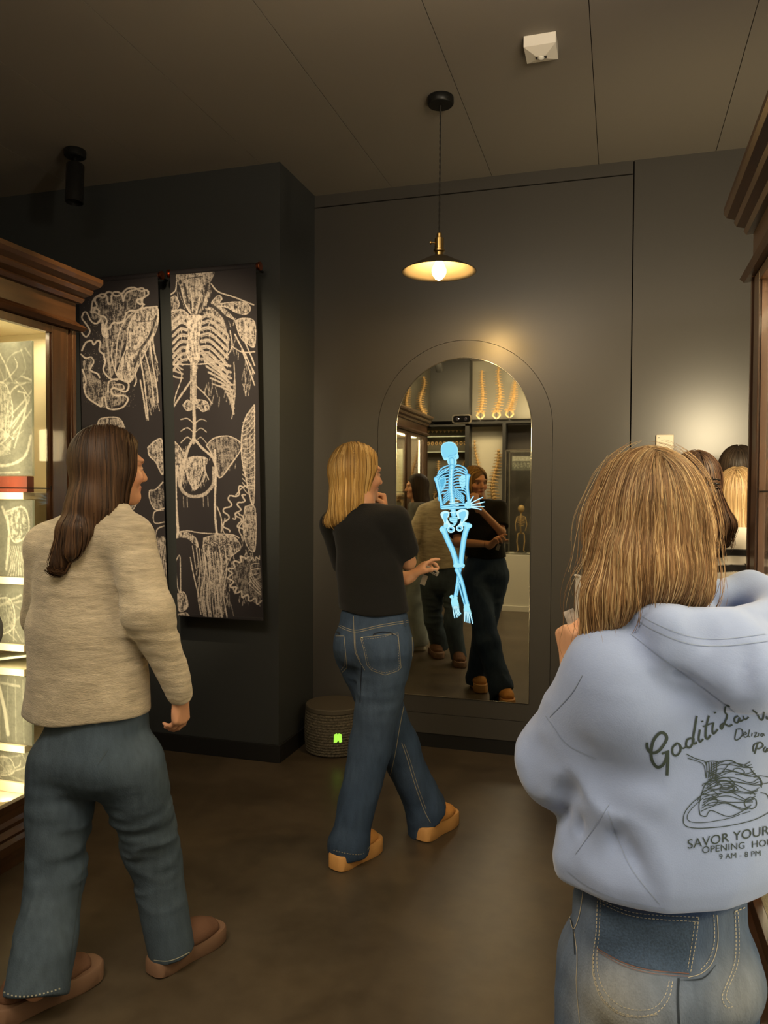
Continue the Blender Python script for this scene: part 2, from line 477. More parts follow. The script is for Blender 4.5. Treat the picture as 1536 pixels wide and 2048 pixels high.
# ------------------------------------------------------------------ room shell
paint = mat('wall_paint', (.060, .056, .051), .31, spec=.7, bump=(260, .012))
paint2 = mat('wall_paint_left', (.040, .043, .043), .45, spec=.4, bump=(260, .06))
ceilm = mat('ceiling_paint', (.21, .188, .158), .8, spec=.2, bump=(300, .05))
gap = mat('groove_black', (.010, .009, .008), .9, spec=.1)
skirt = mat('skirting_black', (.012, .012, .012), .45)
def floor_mat():
    m = mat('floor_concrete', (.05, .04, .03), .42, spec=.5)
    N, L = nt(m); b = N['Principled BSDF']; tc = N.new('ShaderNodeTexCoord')
    n1 = N.new('ShaderNodeTexNoise'); n1.inputs['Scale'].default_value = 2.2; n1.inputs['Detail'].default_value = 7; n1.inputs['Roughness'].default_value = .62
    n2 = N.new('ShaderNodeTexNoise'); n2.inputs['Scale'].default_value = 14; n2.inputs['Detail'].default_value = 6
    L.new(tc.outputs['Object'], n1.inputs['Vector']); L.new(tc.outputs['Object'], n2.inputs['Vector'])
    cr = N.new('ShaderNodeValToRGB'); e = cr.color_ramp.elements
    e[0].position = .3; e[0].color = (.048, .036, .023, 1); e[1].position = .72; e[1].color = (.098, .076, .050, 1)
    mx = N.new('ShaderNodeMath'); mx.operation = 'MULTIPLY_ADD'; mx.inputs[1].default_value = .3
    L.new(n2.outputs['Fac'], mx.inputs[0]); L.new(n1.outputs['Fac'], mx.inputs[2])
    sb = N.new('ShaderNodeMath'); sb.operation = 'SUBTRACT'; sb.inputs[1].default_value = .15
    L.new(mx.outputs[0], sb.inputs[0]); L.new(sb.outputs[0], cr.inputs[0]); L.new(cr.outputs[0], b.inputs['Base Color'])
    r = N.new('ShaderNodeMapRange'); r.inputs['To Min'].default_value = .24; r.inputs['To Max'].default_value = .5
    L.new(n1.outputs['Fac'], r.inputs[0]); L.new(r.outputs[0], b.inputs['Roughness'])
    bp = N.new('ShaderNodeBump'); bp.inputs['Strength'].default_value = .05; L.new(n2.outputs['Fac'], bp.inputs['Height']); L.new(bp.outputs[0], b.inputs['Normal'])
    return m
XL, XR, YR = -4.4, 1.5, -1.62
def struct(name, mb, m, parent=None, **k): return tag(mb.build(name, m, parent, **k), kind='structure')
struct('floor', MB().box((XL-.1, YR-.2, -.1), (XR+.1, YB+.2, 0)), floor_mat())
b = MB(); seams = [XL-.1, -3.69, -3.1, -2.5, -1.9, -1.302, -.71, -.127, .465, 1.06, XR+.1]
for a, c in zip(seams[:-1], seams[1:]): b.box((a+.0016, YR-.2, CEIL), (c-.0016, YB+.2, CEIL+.012))
cl = struct('ceiling', b, ceilm)
struct('seam_backing', MB().box((XL-.1, YR-.2, CEIL+.0125), (XR+.1, YB+.2, CEIL+.1)), gap, cl)

def arch_loop(cx, r, spring, z0, n=48):
    return [(cx-r, z0)]+[(cx-r*math.cos(math.pi*i/n), spring+r*math.sin(math.pi*i/n)) for i in range(n+1)]+[(cx+r, z0)]
def slab_with_hole(name, outer, holes, y0, y1, m, parent=None):
    bm = bmesh.new(); E = []
    for loop in [outer]+holes:
        vs = [bm.verts.new((x, y0, z)) for x, z in loop]
        E += [bm.edges.new((vs[i], vs[(i+1)%len(vs)])) for i in range(len(vs))]
    bmesh.ops.triangle_fill(bm, edges=E, use_beauty=True)
    r = bmesh.ops.extrude_face_region(bm, geom=bm.faces[:])
    for v in r['geom']:
        if isinstance(v, bmesh.types.BMVert): v.co.y = y1
    bmesh.ops.recalc_face_normals(bm, faces=bm.faces)
    me = bpy.data.meshes.new(name); bm.to_mesh(me); bm.free(); me.materials.append(m)
    o = bpy.data.objects.new(name, me); COL.objects.link(o)
    if parent: o.parent = parent
    return o
MCX = -.868
PA = arch_loop(MCX, .512, 1.868, .20); PB = arch_loop(MCX, .5095, 1.868, .2025)
wb = struct('wall_back', MB().box((XC-.02, YB+.016, 0), (XR+.1, YB+.2, CEIL+.01)), gap)
tag(slab_with_hole('wall_panel', [(XC, .084), (.0535, .084), (.0535, 3.2185), (XC, 3.2185)], [PA], YB, YB+.0155, paint, wb), kind='structure')
tag(slab_with_hole('arch_panel', PB, [], YB, YB+.0155, paint, wb), kind='structure')
struct('top_panel', MB().box((XC, YB, 3.2255), (.0535, YB+.0155, CEIL)), paint, wb)
struct('side_panel', MB().box((.0605, YB, .084), (XR+.05, YB+.0155, CEIL)), paint, wb)
struct('baseboard_back', MB().box((XC, YB+.008, 0), (XR+.05, YB+.0165, .083)), skirt)
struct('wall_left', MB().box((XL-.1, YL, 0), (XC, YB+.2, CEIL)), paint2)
struct('baseboard_left', MB().box((XL, YL-.014, 0), (XC+.014, YL, .098), .003), skirt)
struct('baseboard_corner', MB().box((XC, YL, 0), (XC+.014, YB, .098), .003), skirt)
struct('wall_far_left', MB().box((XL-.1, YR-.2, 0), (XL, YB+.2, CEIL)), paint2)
struct('wall_right', MB().box((XR, YR-.2, 0), (XR+.1, YB+.2, CEIL)), paint)
struct('wall_rear', MB().box((XL-.1, YR-.2, 0), (XR+.1, YR-.1, CEIL)), paint)

# ------------------------------------------------------------------ mirror with the display behind it
mirror_m = mat('dark_mirror', (.62, .59, .49), .015, metal=1.)
edge_m = mat('mirror_edge', (.8, .75, .6), .12, metal=1.)
mr = slab_with_hole('arched_mirror', arch_loop(MCX, .3925, 1.884, .308), [], YB-.006, YB-.0005, mirror_m)
tag(mr, 'tall arched mirror set into the dark wall with a glowing skeleton display', 'mirror')
lp = arch_loop(MCX, .3935, 1.884, .307); MB().tube([(x, YB-.005, z) for x, z in lp+[lp[0]]], .0026, 6, False).build('polished_edge', edge_m, mr, smooth=True)
cmr = at(923.5, 838, YB-.008)
def rrect(cx, cz, w, h, r, n=6):
    P = []
    for sx, sz, a0 in ((1, 1, 0), (-1, 1, 90), (-1, -1, 180), (1, -1, 270)):
        for i in range(n+1):
            a = math.radians(a0+90*i/n); P.append((cx+sx*(w/2-r)+r*math.cos(a), cz+sz*(h/2-r)+r*math.sin(a)))
    return P
bez = slab_with_hole('sensor_frame', rrect(cmr.x, cmr.z, .115, .052, .016), [rrect(cmr.x, cmr.z, .100, .038, .012)], YB-.0085, YB-.0062, edge_m, mr)
slab_with_hole('camera_window', rrect(cmr.x, cmr.z, .1, .038, .012), [], YB-.0075, YB-.0062, mat('black_glass', (.004, .004, .004), .05), bez)
for dx in (-.027, .022):
    MB().lathe((cmr.x+dx, YB-.0075, cmr.z), [(.011, 0), (.011, .0012), (.006, .0018), (0.0005, .0018)], 20, (0, -1, 0)).build('lens', mat('lens', (.02, .02, .03), .05, coat=1), bez, smooth=True)
MB().lathe((cmr.x-.018, YB-.0078, cmr.z+.002), [(.003, 0), (.003, .001), (0.0003, .0015)], 12, (0, -1, 0)).build('indicator_light', mat('led', (1, 1, 1), emit=(1, 1, 1), estr=2), bez)

class Flat:
    """flat figure on the display, drawn in measured coordinates on one plane, layer by layer"""
    def __init__(s, Y): s.Y = Y; s.v = []; s.f = []; s.c = []; s.z = 0
    def poly(s, pts, col):
        s.z += 1; Y = s.Y-s.z*2.2e-5
        if len(pts) < 3: return s
        k = len(s.v); s.v += [tuple(at(x, y, Y)) for x, y in pts]; s.c += [col]*len(pts); s.f.append(list(range(k, k+len(pts)))); return s
    def line(s, pts, w, col, w2=None, curve=True, knob=0):
        if curve and len(pts) > 2: pts = spl2(pts, 5)
        n = len(pts); L = []; R = []; w2 = w if w2 is None else w2; s.z += 1; Y = s.Y-s.z*2.2e-5
        k = len(s.v)
        for i, (x, y) in enumerate(pts):
            a = pts[max(0, i-1)]; b = pts[min(n-1, i+1)]; tx, ty = b[0]-a[0], b[1]-a[1]; m = math.hypot(tx, ty)+1e-6
            t = i/(n-1); ww = (w+(w2-w)*t)/2 + knob*(max(0, 1-t*7)+max(0, 1-(1-t)*7))
            s.v += [tuple(at(x-ty/m*ww, y+tx/m*ww, Y)), tuple(at(x+ty/m*ww, y-tx/m*ww, Y))]; s.c += [col]*2
            if i: s.f.append([k+2*i-2, k+2*i-1, k+2*i+1, k+2*i])
        for e, rr in ((0, w/2+knob), (n-1, w2/2+knob)):
            k = len(s.v); c = pts[e]
            s.v += [tuple(at(c[0]+rr*math.cos(a*math.pi/6), c[1]+rr*math.sin(a*math.pi/6), Y-1e-5)) for a in range(12)]; s.c += [col]*12; s.f.append(list(range(k, k+12)))
        return s
    def blob(s, cx, cy, rx, ry, col, rot=0, n=20):
        P = []; c, q = math.cos(rot), math.sin(rot)
        for i in range(n):
            a = 2*math.pi*i/n; x, y = rx*math.cos(a), ry*math.sin(a); P.append((cx+x*c-y*q, cy+x*q+y*c))
        return s.poly(P, col)
C0 = (.005, .01, .012); C1 = (.09, .36, .60); C2 = (.26, .70, .92); C3 = (.38, .84, .97); C4 = (.62, .96, 1.)
fl = Flat(YB-.0066)
def K(l, o=(860, 870), s_=10.775): return [(o[0]+x/s_, o[1]+y/s_) for x, y in l]
def K2(l): return K(l, (860, 1040), 9.31)
def bone(pts, w, w2=None, knob=0, hi=True, curve=True):
    fl.line(pts, w+1.6, C1, (w if w2 is None else w2)+1.6, curve, knob); fl.line(pts, w, C2 if hi else C3, w2, curve, knob)
    fl.line(pts, w*.45, C3, (w if w2 is None else w2)*.45, curve, knob*.4)
# skull from behind
sk = [(400,145),(300,170),(245,240),(232,330),(250,420),(285,510),(320,550),(360,545),(380,600),(410,640),(540,650),(575,600),(572,530),(612,505),(618,450),(600,380),(600,300),(560,210),(490,155)]
fl.poly(spl2(K(sk)+[K(sk)[0]], 4), C3)
sk2 = [(405,165),(310,190),(262,250),(250,330),(270,420),(310,500),(370,480),(440,500),(520,470),(560,420),(582,370),(582,300),(545,225),(480,175)]
fl.poly(spl2(K(sk2)+[K(sk2)[0]], 4), C2)
fl.blob(*K([(400,310)])[0], 9, 10.5, (.26, .72, .90))
fl.line(K([(385,480),(420,450),(470,435),(530,420),(580,390)]), .6, C1); fl.line(K([(395,520),(470,500),(540,480)]), .5, C1); fl.line(K([(530,430),(560,500)]), .5, C1)
bone(K([(470,540),(480,620),(490,700)]), 9, 7)
# thorax: clavicles, ribs
for i in range(12):
    y = 700+i*60
    bone(K([(470,y),(400,y-40+i*4),(270,y+10),(190,y+90),(170+i*3,y+170)] if i < 10 else [(470,y-40),(380,y),(300,y+90)]), 1.5)
    bone(K([(500,y),(590,y-50+i*4),(720,y-10),(790,y+60),(800,y+150)] if i < 10 else [(510,y-60),(600,y-20),(660,y+40)]), 1.5)
for i in range(5): bone(K([(470,1150+i*45),(400,1200+i*45),(300,1270+i*52)]), 1.3)
for i in range(5): bone(K([(520,1150+i*40),(620,1220+i*40),(730,1330+i*34)]), 1.3)
for p in ([(105,930),(300,800),(420,700)], [(850,870),(700,800),(560,720)]): bone(K(p), 2.6, 1.8)
fl.poly(K([(190,950),(330,890),(350,1000),(320,1130),(240,1230),(200,1120)]), C2); fl.poly(K([(210,970),(310,920),(320,1000),(290,1090),(240,1160)]), (.14, .52, .76))
fl.poly(K([(700,850),(820,890),(770,1060),(700,1190),(640,1060),(620,930)]), C3); 
for i in range(4): fl.line(K([(640,930+i*60),(700,960+i*55),(760,930+i*70)]), .5, C1)
for i in range(4): fl.line(K([(200,960+i*60),(260,990+i*55),(320,960+i*55)]), .5, C1)
# spine
bone(K([(475,680),(455,900),(450,1150),(480,1400),(500,1650),(510,1720)]), 8, 9)
for i in range(15): y = 700+i*68; x = 470-20*math.sin(i/15*3.1)+i*2.4; fl.line(K([(x-50,y+8),(x,y+20),(x+50,y+6)]), .55, C1)
for i in range(12): y = 760+i*70; x = 466-20*math.sin(i/12*3.1)+i*3; fl.line(K([(x,y),(x+4,y+42)]), 1.6, C4)
for i in range(5):
    y = 1390+i*66; fl.line(K([(400+i*8,y+14),(600+i*6,y)]), 1.6, C4)
# upper arms
bone(K([(130,950),(190,1200),(260,1560)]), 5.2, 4.0, 1.2); bone(K([(810,890),(800,1150),(840,1440)]), 6.0, 4.2, 1.2)
bone(K([(260,1580),(500,1570),(700,1560),(860,1560)]), 3.6, 3.0); bone(K([(250,1545),(450,1520),(640,1490),(870,1500)]), 2.8)
fl.poly(K([(770,1440),(870,1420),(900,1500),(890,1570),(800,1590),(740,1530)]), C3); fl.line(K([(800,1500),(880,1520)]), .5, C1)
for p in ([(860,1440),(900,1370),(935,1325)], [(880,1470),(1010,1400),(1130,1345)], [(890,1505),(1040,1475),(1175,1440)], [(890,1535),(1030,1545),(1160,1545)], [(870,1560),(1000,1580),(1100,1610)]):
    fl.line(K(p), 2.6, C1, 2.2); fl.line(K(p), 2.2, C4, 1.6)
# pelvis
for P, Q in (([(255,1660),(330,1635),(410,1670),(400,1760),(370,1800),(430,1910),(460,1980),(300,2000),(300,1880),(225,1720)], [(300,1690),(390,1690),(360,1800),(330,1900),(280,1760)]),
             ([(580,1640),(690,1595),(790,1620),(825,1670),(800,1800),(730,1880),(700,1990),(560,1990),(640,1900),(600,1780),(570,1700)], [(620,1680),(740,1640),(780,1700),(730,1820),(690,1880),(640,1800)])):
    fl.poly(spl2(K(P)+[K(P)[0]], 4), C4); fl.poly(spl2(K(Q)+[K(Q)[0]], 4), C2)
fl.poly(K([(420,1780),(600,1760),(580,1880),(530,1960),(470,1960),(420,1880)]), C3)
for i in range(3): fl.line(K([(440,1800+i*50),(580,1790+i*50)]), .5, C1)
fl.poly(spl2(K2([(330,0),(380,75),(440,85),(430,60),(370,20),(330,-20)]), 3), C0)
fl.poly(spl2(K2([(520,100),(560,50),(575,-20),(540,-20),(500,60)]), 3), C0)
for cx, cy, rx, ry in ((390,175,7.5,7), (550,155,7,6.5)):
    c = K2([(cx, cy)])[0]; fl.blob(*c, rx, ry, C4); fl.blob(*c, rx-1.5, ry-1.6, C2); fl.blob(*c, rx*.42, ry*.3, C0, .4)
# thigh bones, lower legs
bone(K2([(700,110),(640,300),(600,560),(570,850)]), 9.4, 8.2, 1.2, True); bone(K2([(245,170),(330,380),(430,600),(500,850)]), 9.4, 9.0, 1.4)
for c in ((215,175),(735,110),(650,80),(300,110)): fl.blob(*K2([c])[0], 4.6, 4.6, C3)
fl.blob(*K2([(500,850)])[0], 7.4, 5, C3); fl.blob(*K2([(580,850)])[0], 7, 5.4, C3); fl.line(K2([(450,880),(520,890),(620,870)]), .7, C1)
bone(K2([(545,930),(520,1120),(470,1420)]), 6, 4.4, .8); bone(K2([(555,1100),(500,1400)]), 2)
bone(K2([(500,930),(590,1150),(690,1560)]), 6.6, 4.6, .8, True); bone(K2([(530,1180),(580,1360),(650,1600)]), 2)
for c, r in (((400,1430),3.6), ((475,1450),3.8), ((690,1590),4.4), ((660,1610),3.6)): fl.blob(*K2([c])[0], r, r, C3)
fl.poly(K2([(400,1460),(500,1450),(530,1560),(540,1640),(420,1650),(390,1540)]), C3); fl.poly(K2([(640,1590),(720,1590),(750,1680),(770,1760),(630,1730),(625,1660)]), C3)
for i, (x0, x1, y1) in enumerate(((425,460,1825),(450,505,1808),(475,530,1790),(500,552,1770),(525,572,1745))):
    fl.line(K2([(x0,1610),((x0+x1)/2-6,1710),(x1,y1)]), 2.3, C1); fl.line(K2([(x0,1610),((x0+x1)/2-6,1710),(x1,y1)]), 1.7, C4)
for i, (x0, x1, y1) in enumerate(((640,643,1885),(660,674,1900),(685,707,1910),(708,740,1915),(735,792,1925))):
    fl.line(K2([(x0,1710),((x0+x1)/2,1800),(x1,y1)]), 2.4, C1); fl.line(K2([(x0,1710),((x0+x1)/2,1800),(x1,y1)]), 1.8, C4)
def emis_vcol(name, strength):
    m = bpy.data.materials.new(name); m.use_nodes = True; N, L = nt(m); N.remove(N['Principled BSDF'])
    a = N.new('ShaderNodeAttribute'); a.attribute_name = 'Col'; e = N.new('ShaderNodeEmission'); e.inputs[1].default_value = strength
    L.new(a.outputs['Color'], e.inputs[0]); L.new(e.outputs[0], N['Material Output'].inputs[0]); return m
o = obj_from('skeleton_display', fl.v, fl.f, emis_vcol('display_blue', 1.0), mr, cols=np.array(fl.c))
o['label'] = 'glowing blue skeleton figure with crossed legs'

# ------------------------------------------------------------------ pendant lamp
black = mat('black_metal', (.012, .012, .011), .4, metal=.3); brass = mat('brass', (.75, .52, .20), .25, metal=1.)
PX, PY = -.797, 3.499
rim = at(878, 541, PY); rz_ = rim.z
pl = empty('pendant_lamp', (PX, PY, CEIL), 'pendant lamp with shallow metal shade, brass socket and lit filament bulb', 'pendant lamp')
MB().lathe((PX, PY, CEIL), [(.058, 0), (.06, -.004), (.06, -.03), (.055, -.036), (.01, -.036)], 40).build('ceiling_rose', black, pl, smooth=True, sharp=40)
cx = rim.x
b = MB()
for ph in (0, math.pi):
    b.tube([(PX+(cx-PX)*t/60+.0022*math.cos(t*1.1+ph), PY+.0022*math.sin(t*1.1+ph), CEIL-.034-(CEIL-.034-rz_-.165)*t/60) for t in range(61)], .0024, 5)
b.build('twisted_cord', mat('cord', (.02, .018, .015), .8), pl, smooth=True)
b = MB().lathe((cx, PY, rz_), [(.006, .172), (.012, .166), (.012, .150), (.021, .145), (.021, .098), (.026, .094), (.026, .086), (.018, .082), (.018, .058), (.024, .052)], 28)
b.tube([(cx-.018, PY, rz_+.128), (cx-.034, PY-.004, rz_+.128)], .003).lathe((cx-.038, PY-.004, rz_+.128), [(.004, -.004), (.009, -.003), (.009, .003), (.004, .004)], 12, (1, 0, 0))
b.build('socket', brass, pl, smooth=True, sharp=40)
prof = [(.024, .066), (.045, .060), (.075, .044), (.115, .024), (.150, .006), (.169, -.004), (.1705, -.006), (.1685, -.0075), (.149, .003), (.114, .020), (.074, .040), (.044, .056), (.024, .060)]
sh = MB().lathe((cx, PY, rz_), prof, 72).build('shade', mat('shade_bronze', (.075, .062, .042), .45, metal=.2), pl, smooth=True)
bulb = MB().lathe((cx, PY, rz_), [(.013, .05), (.016, .036), (.024, .022), (.031, .004), (.032, -.008), (.027, -.022), (.018, -.034), (.008, -.042), (.001, -.046)], 32)
bo = bulb.build('bulb', mat('bulb_glass', (1, .8, .4), emit=(1., .62, .22), estr=520), pl, smooth=True)

# ------------------------------------------------------------------ ceiling spotlight, sensor, switch
def spotlight(name, x, y, aim, label, power, size=.10, spot=60, col=CREAM):
    t = empty(name, (x, y, CEIL), label, 'spotlight')
    MB().lathe((x, y, CEIL), [(.052, 0), (.055, -.004), (.055, -.034), (.048, -.040), (.008, -.040)], 36).build('mounting_plate', black, t, smooth=True, sharp=40)
    a = Vector(aim)-Vector((x, y, CEIL-.12)); a.normalize(); h = Vector((x, y, CEIL-.075))
    MB().tube([(x, y, CEIL-.035), (x, y, CEIL-.082)], .012).lathe(h, [(.02, -.012), (.022, 0), (.02, .012)], 16, (1, 0, 0)).build('swivel_joint', black, t, smooth=True)
    c = h-Vector((0, 0, .02))-a*.02
    s0 = MB().lathe(c, [(.006, 0), (.043, .001), (.046, .006), (.046, .205), (.042, .206), (.040, .185), (.004, .184)], 36, a).build('lamp_tube', mat('satin_black', (.02, .02, .019), .3, metal=.5), t, smooth=True, sharp=40)
    if power: lamp('SPOT', 'spot_beam', c+a*.20, power, col, c+a*2, None, spot_size=math.radians(spot), spot_blend=.8, shadow_soft_size=.03)
    return t
spotlight('ceiling_spotlight', -2.765, 3.499, (-2.72, 3.35, 1.2), 'black tube spotlight hanging from the ceiling above the left cabinet', 0)
spotlight('ceiling_spotlight', -1.35, 1.75, (-2.45, 3.93, 1.75), 'black tube spotlight out of view, lighting the wall banners', 320, spot=44)
sx, sy = -.318, 3.19; t = empty('motion_sensor', (sx, sy, CEIL), 'small square white motion sensor fixed to the ceiling', 'sensor', rz=0)
hw = .062; zt = CEIL; zb = CEIL-.062; V = [(-hw, -hw, zt), (hw, -hw, zt), (hw, hw, zt), (-hw, hw, zt), (-hw, -hw, zb+.02), (hw, -hw, zb+.02), (hw, hw, zb+.02), (-hw, hw, zb+.02),
     (-.02, -.014, zb+.004), (.02, -.014, zb+.004), (.02, .014, zb+.004), (-.02, .014, zb+.004)]
V = [(sx+x, sy+y, z) for x, y, z in V]
F = [[0, 1, 5, 4], [1, 2, 6, 5], [2, 3, 7, 6], [3, 0, 4, 7], [4, 5, 9, 8], [5, 6, 10, 9], [6, 7, 11, 10], [7, 4, 8, 11], [8, 9, 10, 11], [0, 3, 2, 1]]
white = mat('white_plastic', (.86, .82, .73), .45)
MB().add(V, F).build('housing', white, t)
MB().lathe((sx, sy, zb+.004), [(.014, 0), (.013, -.005), (.008, -.009), (.001, -.011)], 20).build('sensor_lens', mat('lens_white', (.7, .68, .6), .2), t, smooth=True)
for dx in (-.017, .017): MB().box((sx+dx-.005, sy-.008, zb+.002), (sx+dx+.005, sy+.008, zb+.006)).build('sensor_window', mat('dark_plastic', (.03, .03, .03), .4), t)
a0 = at(1312, 870, YB); a1 = at(1347, 900, YB)
t = tag(MB().box((a0.x, YB-.022, a1.z), (a1.x, YB-.0004, a0.z), .005).build('wall_thermostat', mat('cream_plastic', (.80, .74, .60), .4), None, origin=((a0.x+a1.x)/2, YB, a1.z)),
        'small square cream thermostat on the wall right of the mirror', 'thermostat')
MB().lathe((a0.x+.014, YB-.0215, a0.z-.016), [(.003, 0), (.003, .001), (.0005, .0012)], 10, (0, -1, 0)).build('indicator', mat('dark_plastic'), t)

# ------------------------------------------------------------------ woven stool
bx, by = -1.572, 4.235
t = empty('storage_stool', (bx, by, 0), 'round woven dark stool with a flat lid in the wall corner', 'stool')
b = MB(); P = [(.150, .0), (.158, .006)]
for i in range(15):
    z = .008+i*.0155; rr = .166+.006*math.sin(i/14*math.pi); P += [(rr-.003, z), (rr+.0015, z+.004), (rr+.0015, z+.011), (rr-.003, z+.0145)]
P += [(.160, .243), (.10, .243)]
b.lathe((bx, by, 0), P, 72).build('woven_body', mat('woven_rope', (.10, .085, .06), .85, spec=.15, noise=(90, .75, (1, 1, 1.6)), bump=(110, 1., (1, 1, 1.8))), t, smooth=True)
b = MB().lathe((bx, by, .243), [(.162, 0), (.167, .004), (.167, .026), (.163, .031), (.004, .031)], 72).build('lid', mat('lid_felt', (.075, .062, .042), .6), t, smooth=True, sharp=35)
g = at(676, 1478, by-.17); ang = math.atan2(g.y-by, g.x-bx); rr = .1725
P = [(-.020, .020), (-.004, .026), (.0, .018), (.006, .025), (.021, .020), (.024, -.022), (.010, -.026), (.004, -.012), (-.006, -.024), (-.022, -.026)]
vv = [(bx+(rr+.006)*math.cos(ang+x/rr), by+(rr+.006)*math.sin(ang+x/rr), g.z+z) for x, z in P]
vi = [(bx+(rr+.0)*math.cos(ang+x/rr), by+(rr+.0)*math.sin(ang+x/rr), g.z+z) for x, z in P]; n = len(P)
MB().add(vv+vi, [list(range(n)), list(range(n, 2*n))[::-1]]+[[i, (i+1)%n, n+(i+1)%n, n+i] for i in range(n)]).build('green_patch', mat('green_glow', (.4, .8, .1), emit=(.35, .8, .07), estr=1.0), t)['label'] = 'bright green patch'  # green patch on the woven side, made to glow by emission

# ------------------------------------------------------------------ printed banners
cv = Canvas(920, 1230, .6); cv.ws = .72
F_, Ln = cv.fill, cv.line
# banner on the left: brain slices, upper arm, hip
Ln(wiggle([(480,420),(520,360),(600,350),(735,330),(735,400),(640,470),(560,520),(520,450),(470,430)], 12, 9), 12, .9)
F_([(480,420),(520,370),(600,355),(730,335),(735,400),(690,480),(640,600),(600,720),(560,780),(520,640),(530,520),(470,470)], .42, 1.0, thr=.12)
Ln([(470,440),(480,380),(520,352),(548,360),(556,398),(572,398),(578,350),(606,342),(628,360),(634,390),(650,348),(690,334),(736,328),(738,372),(704,384),(712,402),(740,408)], 11, .95)
Ln([(470,440),(500,450),(520,470),(500,500),(470,490),(440,440),(420,470),(440,500),(462,540),(440,570),(415,540)], 10, .9)
Ln([(420,640),(440,600),(470,590),(480,610),(500,590),(515,600),(510,640),(530,660),(540,700),(530,740),(560,780),(600,790)], 11, .9)
F_([(525,480),(545,520),(560,570),(530,570),(520,530)], .85, .4); Ln([(545,580),(556,640),(560,700),(570,770)], 14, .6); Ln([(580,600),(572,660),(590,740),(610,770)], 7, .9)
F_([(420,700),(460,680),(480,730),(470,760),(530,800),(600,800),(640,840),(640,900),(560,935),(500,920),(450,880),(425,820)], .42, 1.0, thr=.08)
Ln([(415,660),(440,680),(468,675),(480,700),(462,740),(500,760),(510,780)], 10, .9)
Ln([(422,740),(440,800),(430,830),(445,880),(500,920),(520,925),(524,884),(540,884),(548,930),(580,942),(630,930),(658,890),(640,870),(590,870),(570,850),(585,830),(640,850),(660,830),(655,800),(610,785),(560,800),(555,850)], 11, .95)
Ln([(590,812),(630,815),(636,836),(600,838)], 7, .8); cv.dots([(430,340),(700,930)], 700, 3)
F_([(700,440),(805,425),(806,520),(770,600),(720,700),(670,800),(604,770),(620,700),(650,620),(660,520)], .72, .7, edge=5)
Ln([(806,420),(720,430),(650,480),(610,560),(598,650),(592,740),(610,780)], 8, .85); Ln([(640,540),(625,620),(612,700)], 10, .5)
Ln([(800,470),(770,560),(720,640),(690,720)], 16, .95, .2, erase=True); Ln([(650,640),(700,640),(740,600)], 6, .8, erase=True); Ln([(700,495),(790,490)], 6, .9, erase=True)
for a in ([(720,680),(740,800),(760,990)], [(740,640),(770,760),(790,900)], [(770,600),(780,700),(800,800),(810,900)], [(690,740),(700,790),(690,820)], [(780,560),(790,640),(806,700)], [(720,790),(740,900),(752,980)]): Ln(a, 9, .85)
F_([(740,700),(780,740),(808,860),(800,930),(770,900)], .45, 1.)
Ln([(500,1020),(520,990),(610,985),(640,1030)], 7, .9); F_([(520,995),(606,990),(640,1040),(490,1040)], .5, .9)
for i in range(5): Ln([(530+i*20,990),(522+i*24,1040)], 4, .8)
F_([(690,1120),(712,1200),(715,1340),(705,1420),(660,1480),(640,1420),(690,1300)], .5, .9, edge=7)
for i in range(9): Ln([(640+i*7,1380-i*6),(680+i*3,1470-i*16)], 4, .8)
F_([(760,1130),(800,1092),(834,1096),(838,1260),(800,1200),(768,1170)], .62, .8, edge=8)
Ln([(838,1300),(800,1340),(770,1350),(775,1400),(800,1440),(845,1430)], 7, .85); F_([(775,1350),(835,1330),(840,1420),(800,1435),(778,1400)], .35, 1.)
Ln([(840,1440),(800,1450),(790,1480),(800,1510),(845,1500)], 6, .8); Ln([(845,1520),(810,1540),(800,1590)], 6, .7)
for i in range(7): Ln([(800+i*8,1590+i*3),(806+i*9,1700),(812+i*10,1840)], 4.5, .75)
F_([(795,1580),(860,1575),(862,1620),(800,1610)], .5, 1.)
# banner on the right: torso
F_([(905,246),(1092,232),(1078,300),(1086,345),(1052,420),(1018,456),(985,456),(952,400),(930,330),(905,275)], .62, .8)
F_([(920,255),(1060,245),(1040,300),(985,310),(940,290)], .7, .6)
for a, w_ in (([(945,300),(960,360),(990,440)], 16), ([(1068,300),(1050,360),(1015,450)], 16), ([(1000,320),(1002,440)], 5), ([(960,270),(1040,262)], 7)): Ln(a, w_, .95, .2, erase=True)
for a in ([(930,320),(950,400),(980,450)], [(1030,320),(1020,400),(1005,450)], [(980,320),(990,440)], [(1085,300),(1120,340),(1200,370),(1300,412)], [(906,285),(900,330),(874,352)]): Ln(a, 8, .85)
F_([(1085,395),(1120,360),(1140,375),(1130,400),(1200,395),(1260,400),(1284,430),(1262,458),(1215,450),(1160,420),(1100,415)], .72, .7, edge=5)
F_([(874,370),(900,360),(920,400),(900,430),(874,425)], .5, .9, edge=4); Ln([(874,440),(930,430),(965,455)], 12, .7)
F_([(1040,425),(1140,420),(1210,490),(1170,470),(1100,440)], .65, .7)
F_([(958,462),(1032,462),(1030,520),(1020,590),(1024,680),(990,706),(955,650),(966,560)], .85, .6, edge=6)
for i in range(8):
    y = 470+i*30; Ln([(1032,y),(1075,y-16+i*3),(1120,y+10+i*6),(1168,y+50+i*9)], 15, .62); Ln([(1032,y+9),(1075,y-6+i*3),(1120,y+20+i*6),(1168,y+60+i*9)], 4, .95)
    Ln([(958,y),(925,y-12+i*3),(890,y+16+i*5),(870,y+36+i*6)], 14, .6); Ln([(958,y+8),(925,y-3+i*3),(890,y+26+i*5)], 4, .95)
F_([(878,450),(930,430),(955,470),(900,520),(875,510)], .65, .7); F_([(1040,445),(1110,430),(1160,500),(1180,640),(1130,560),(1080,490)], .5, .9)
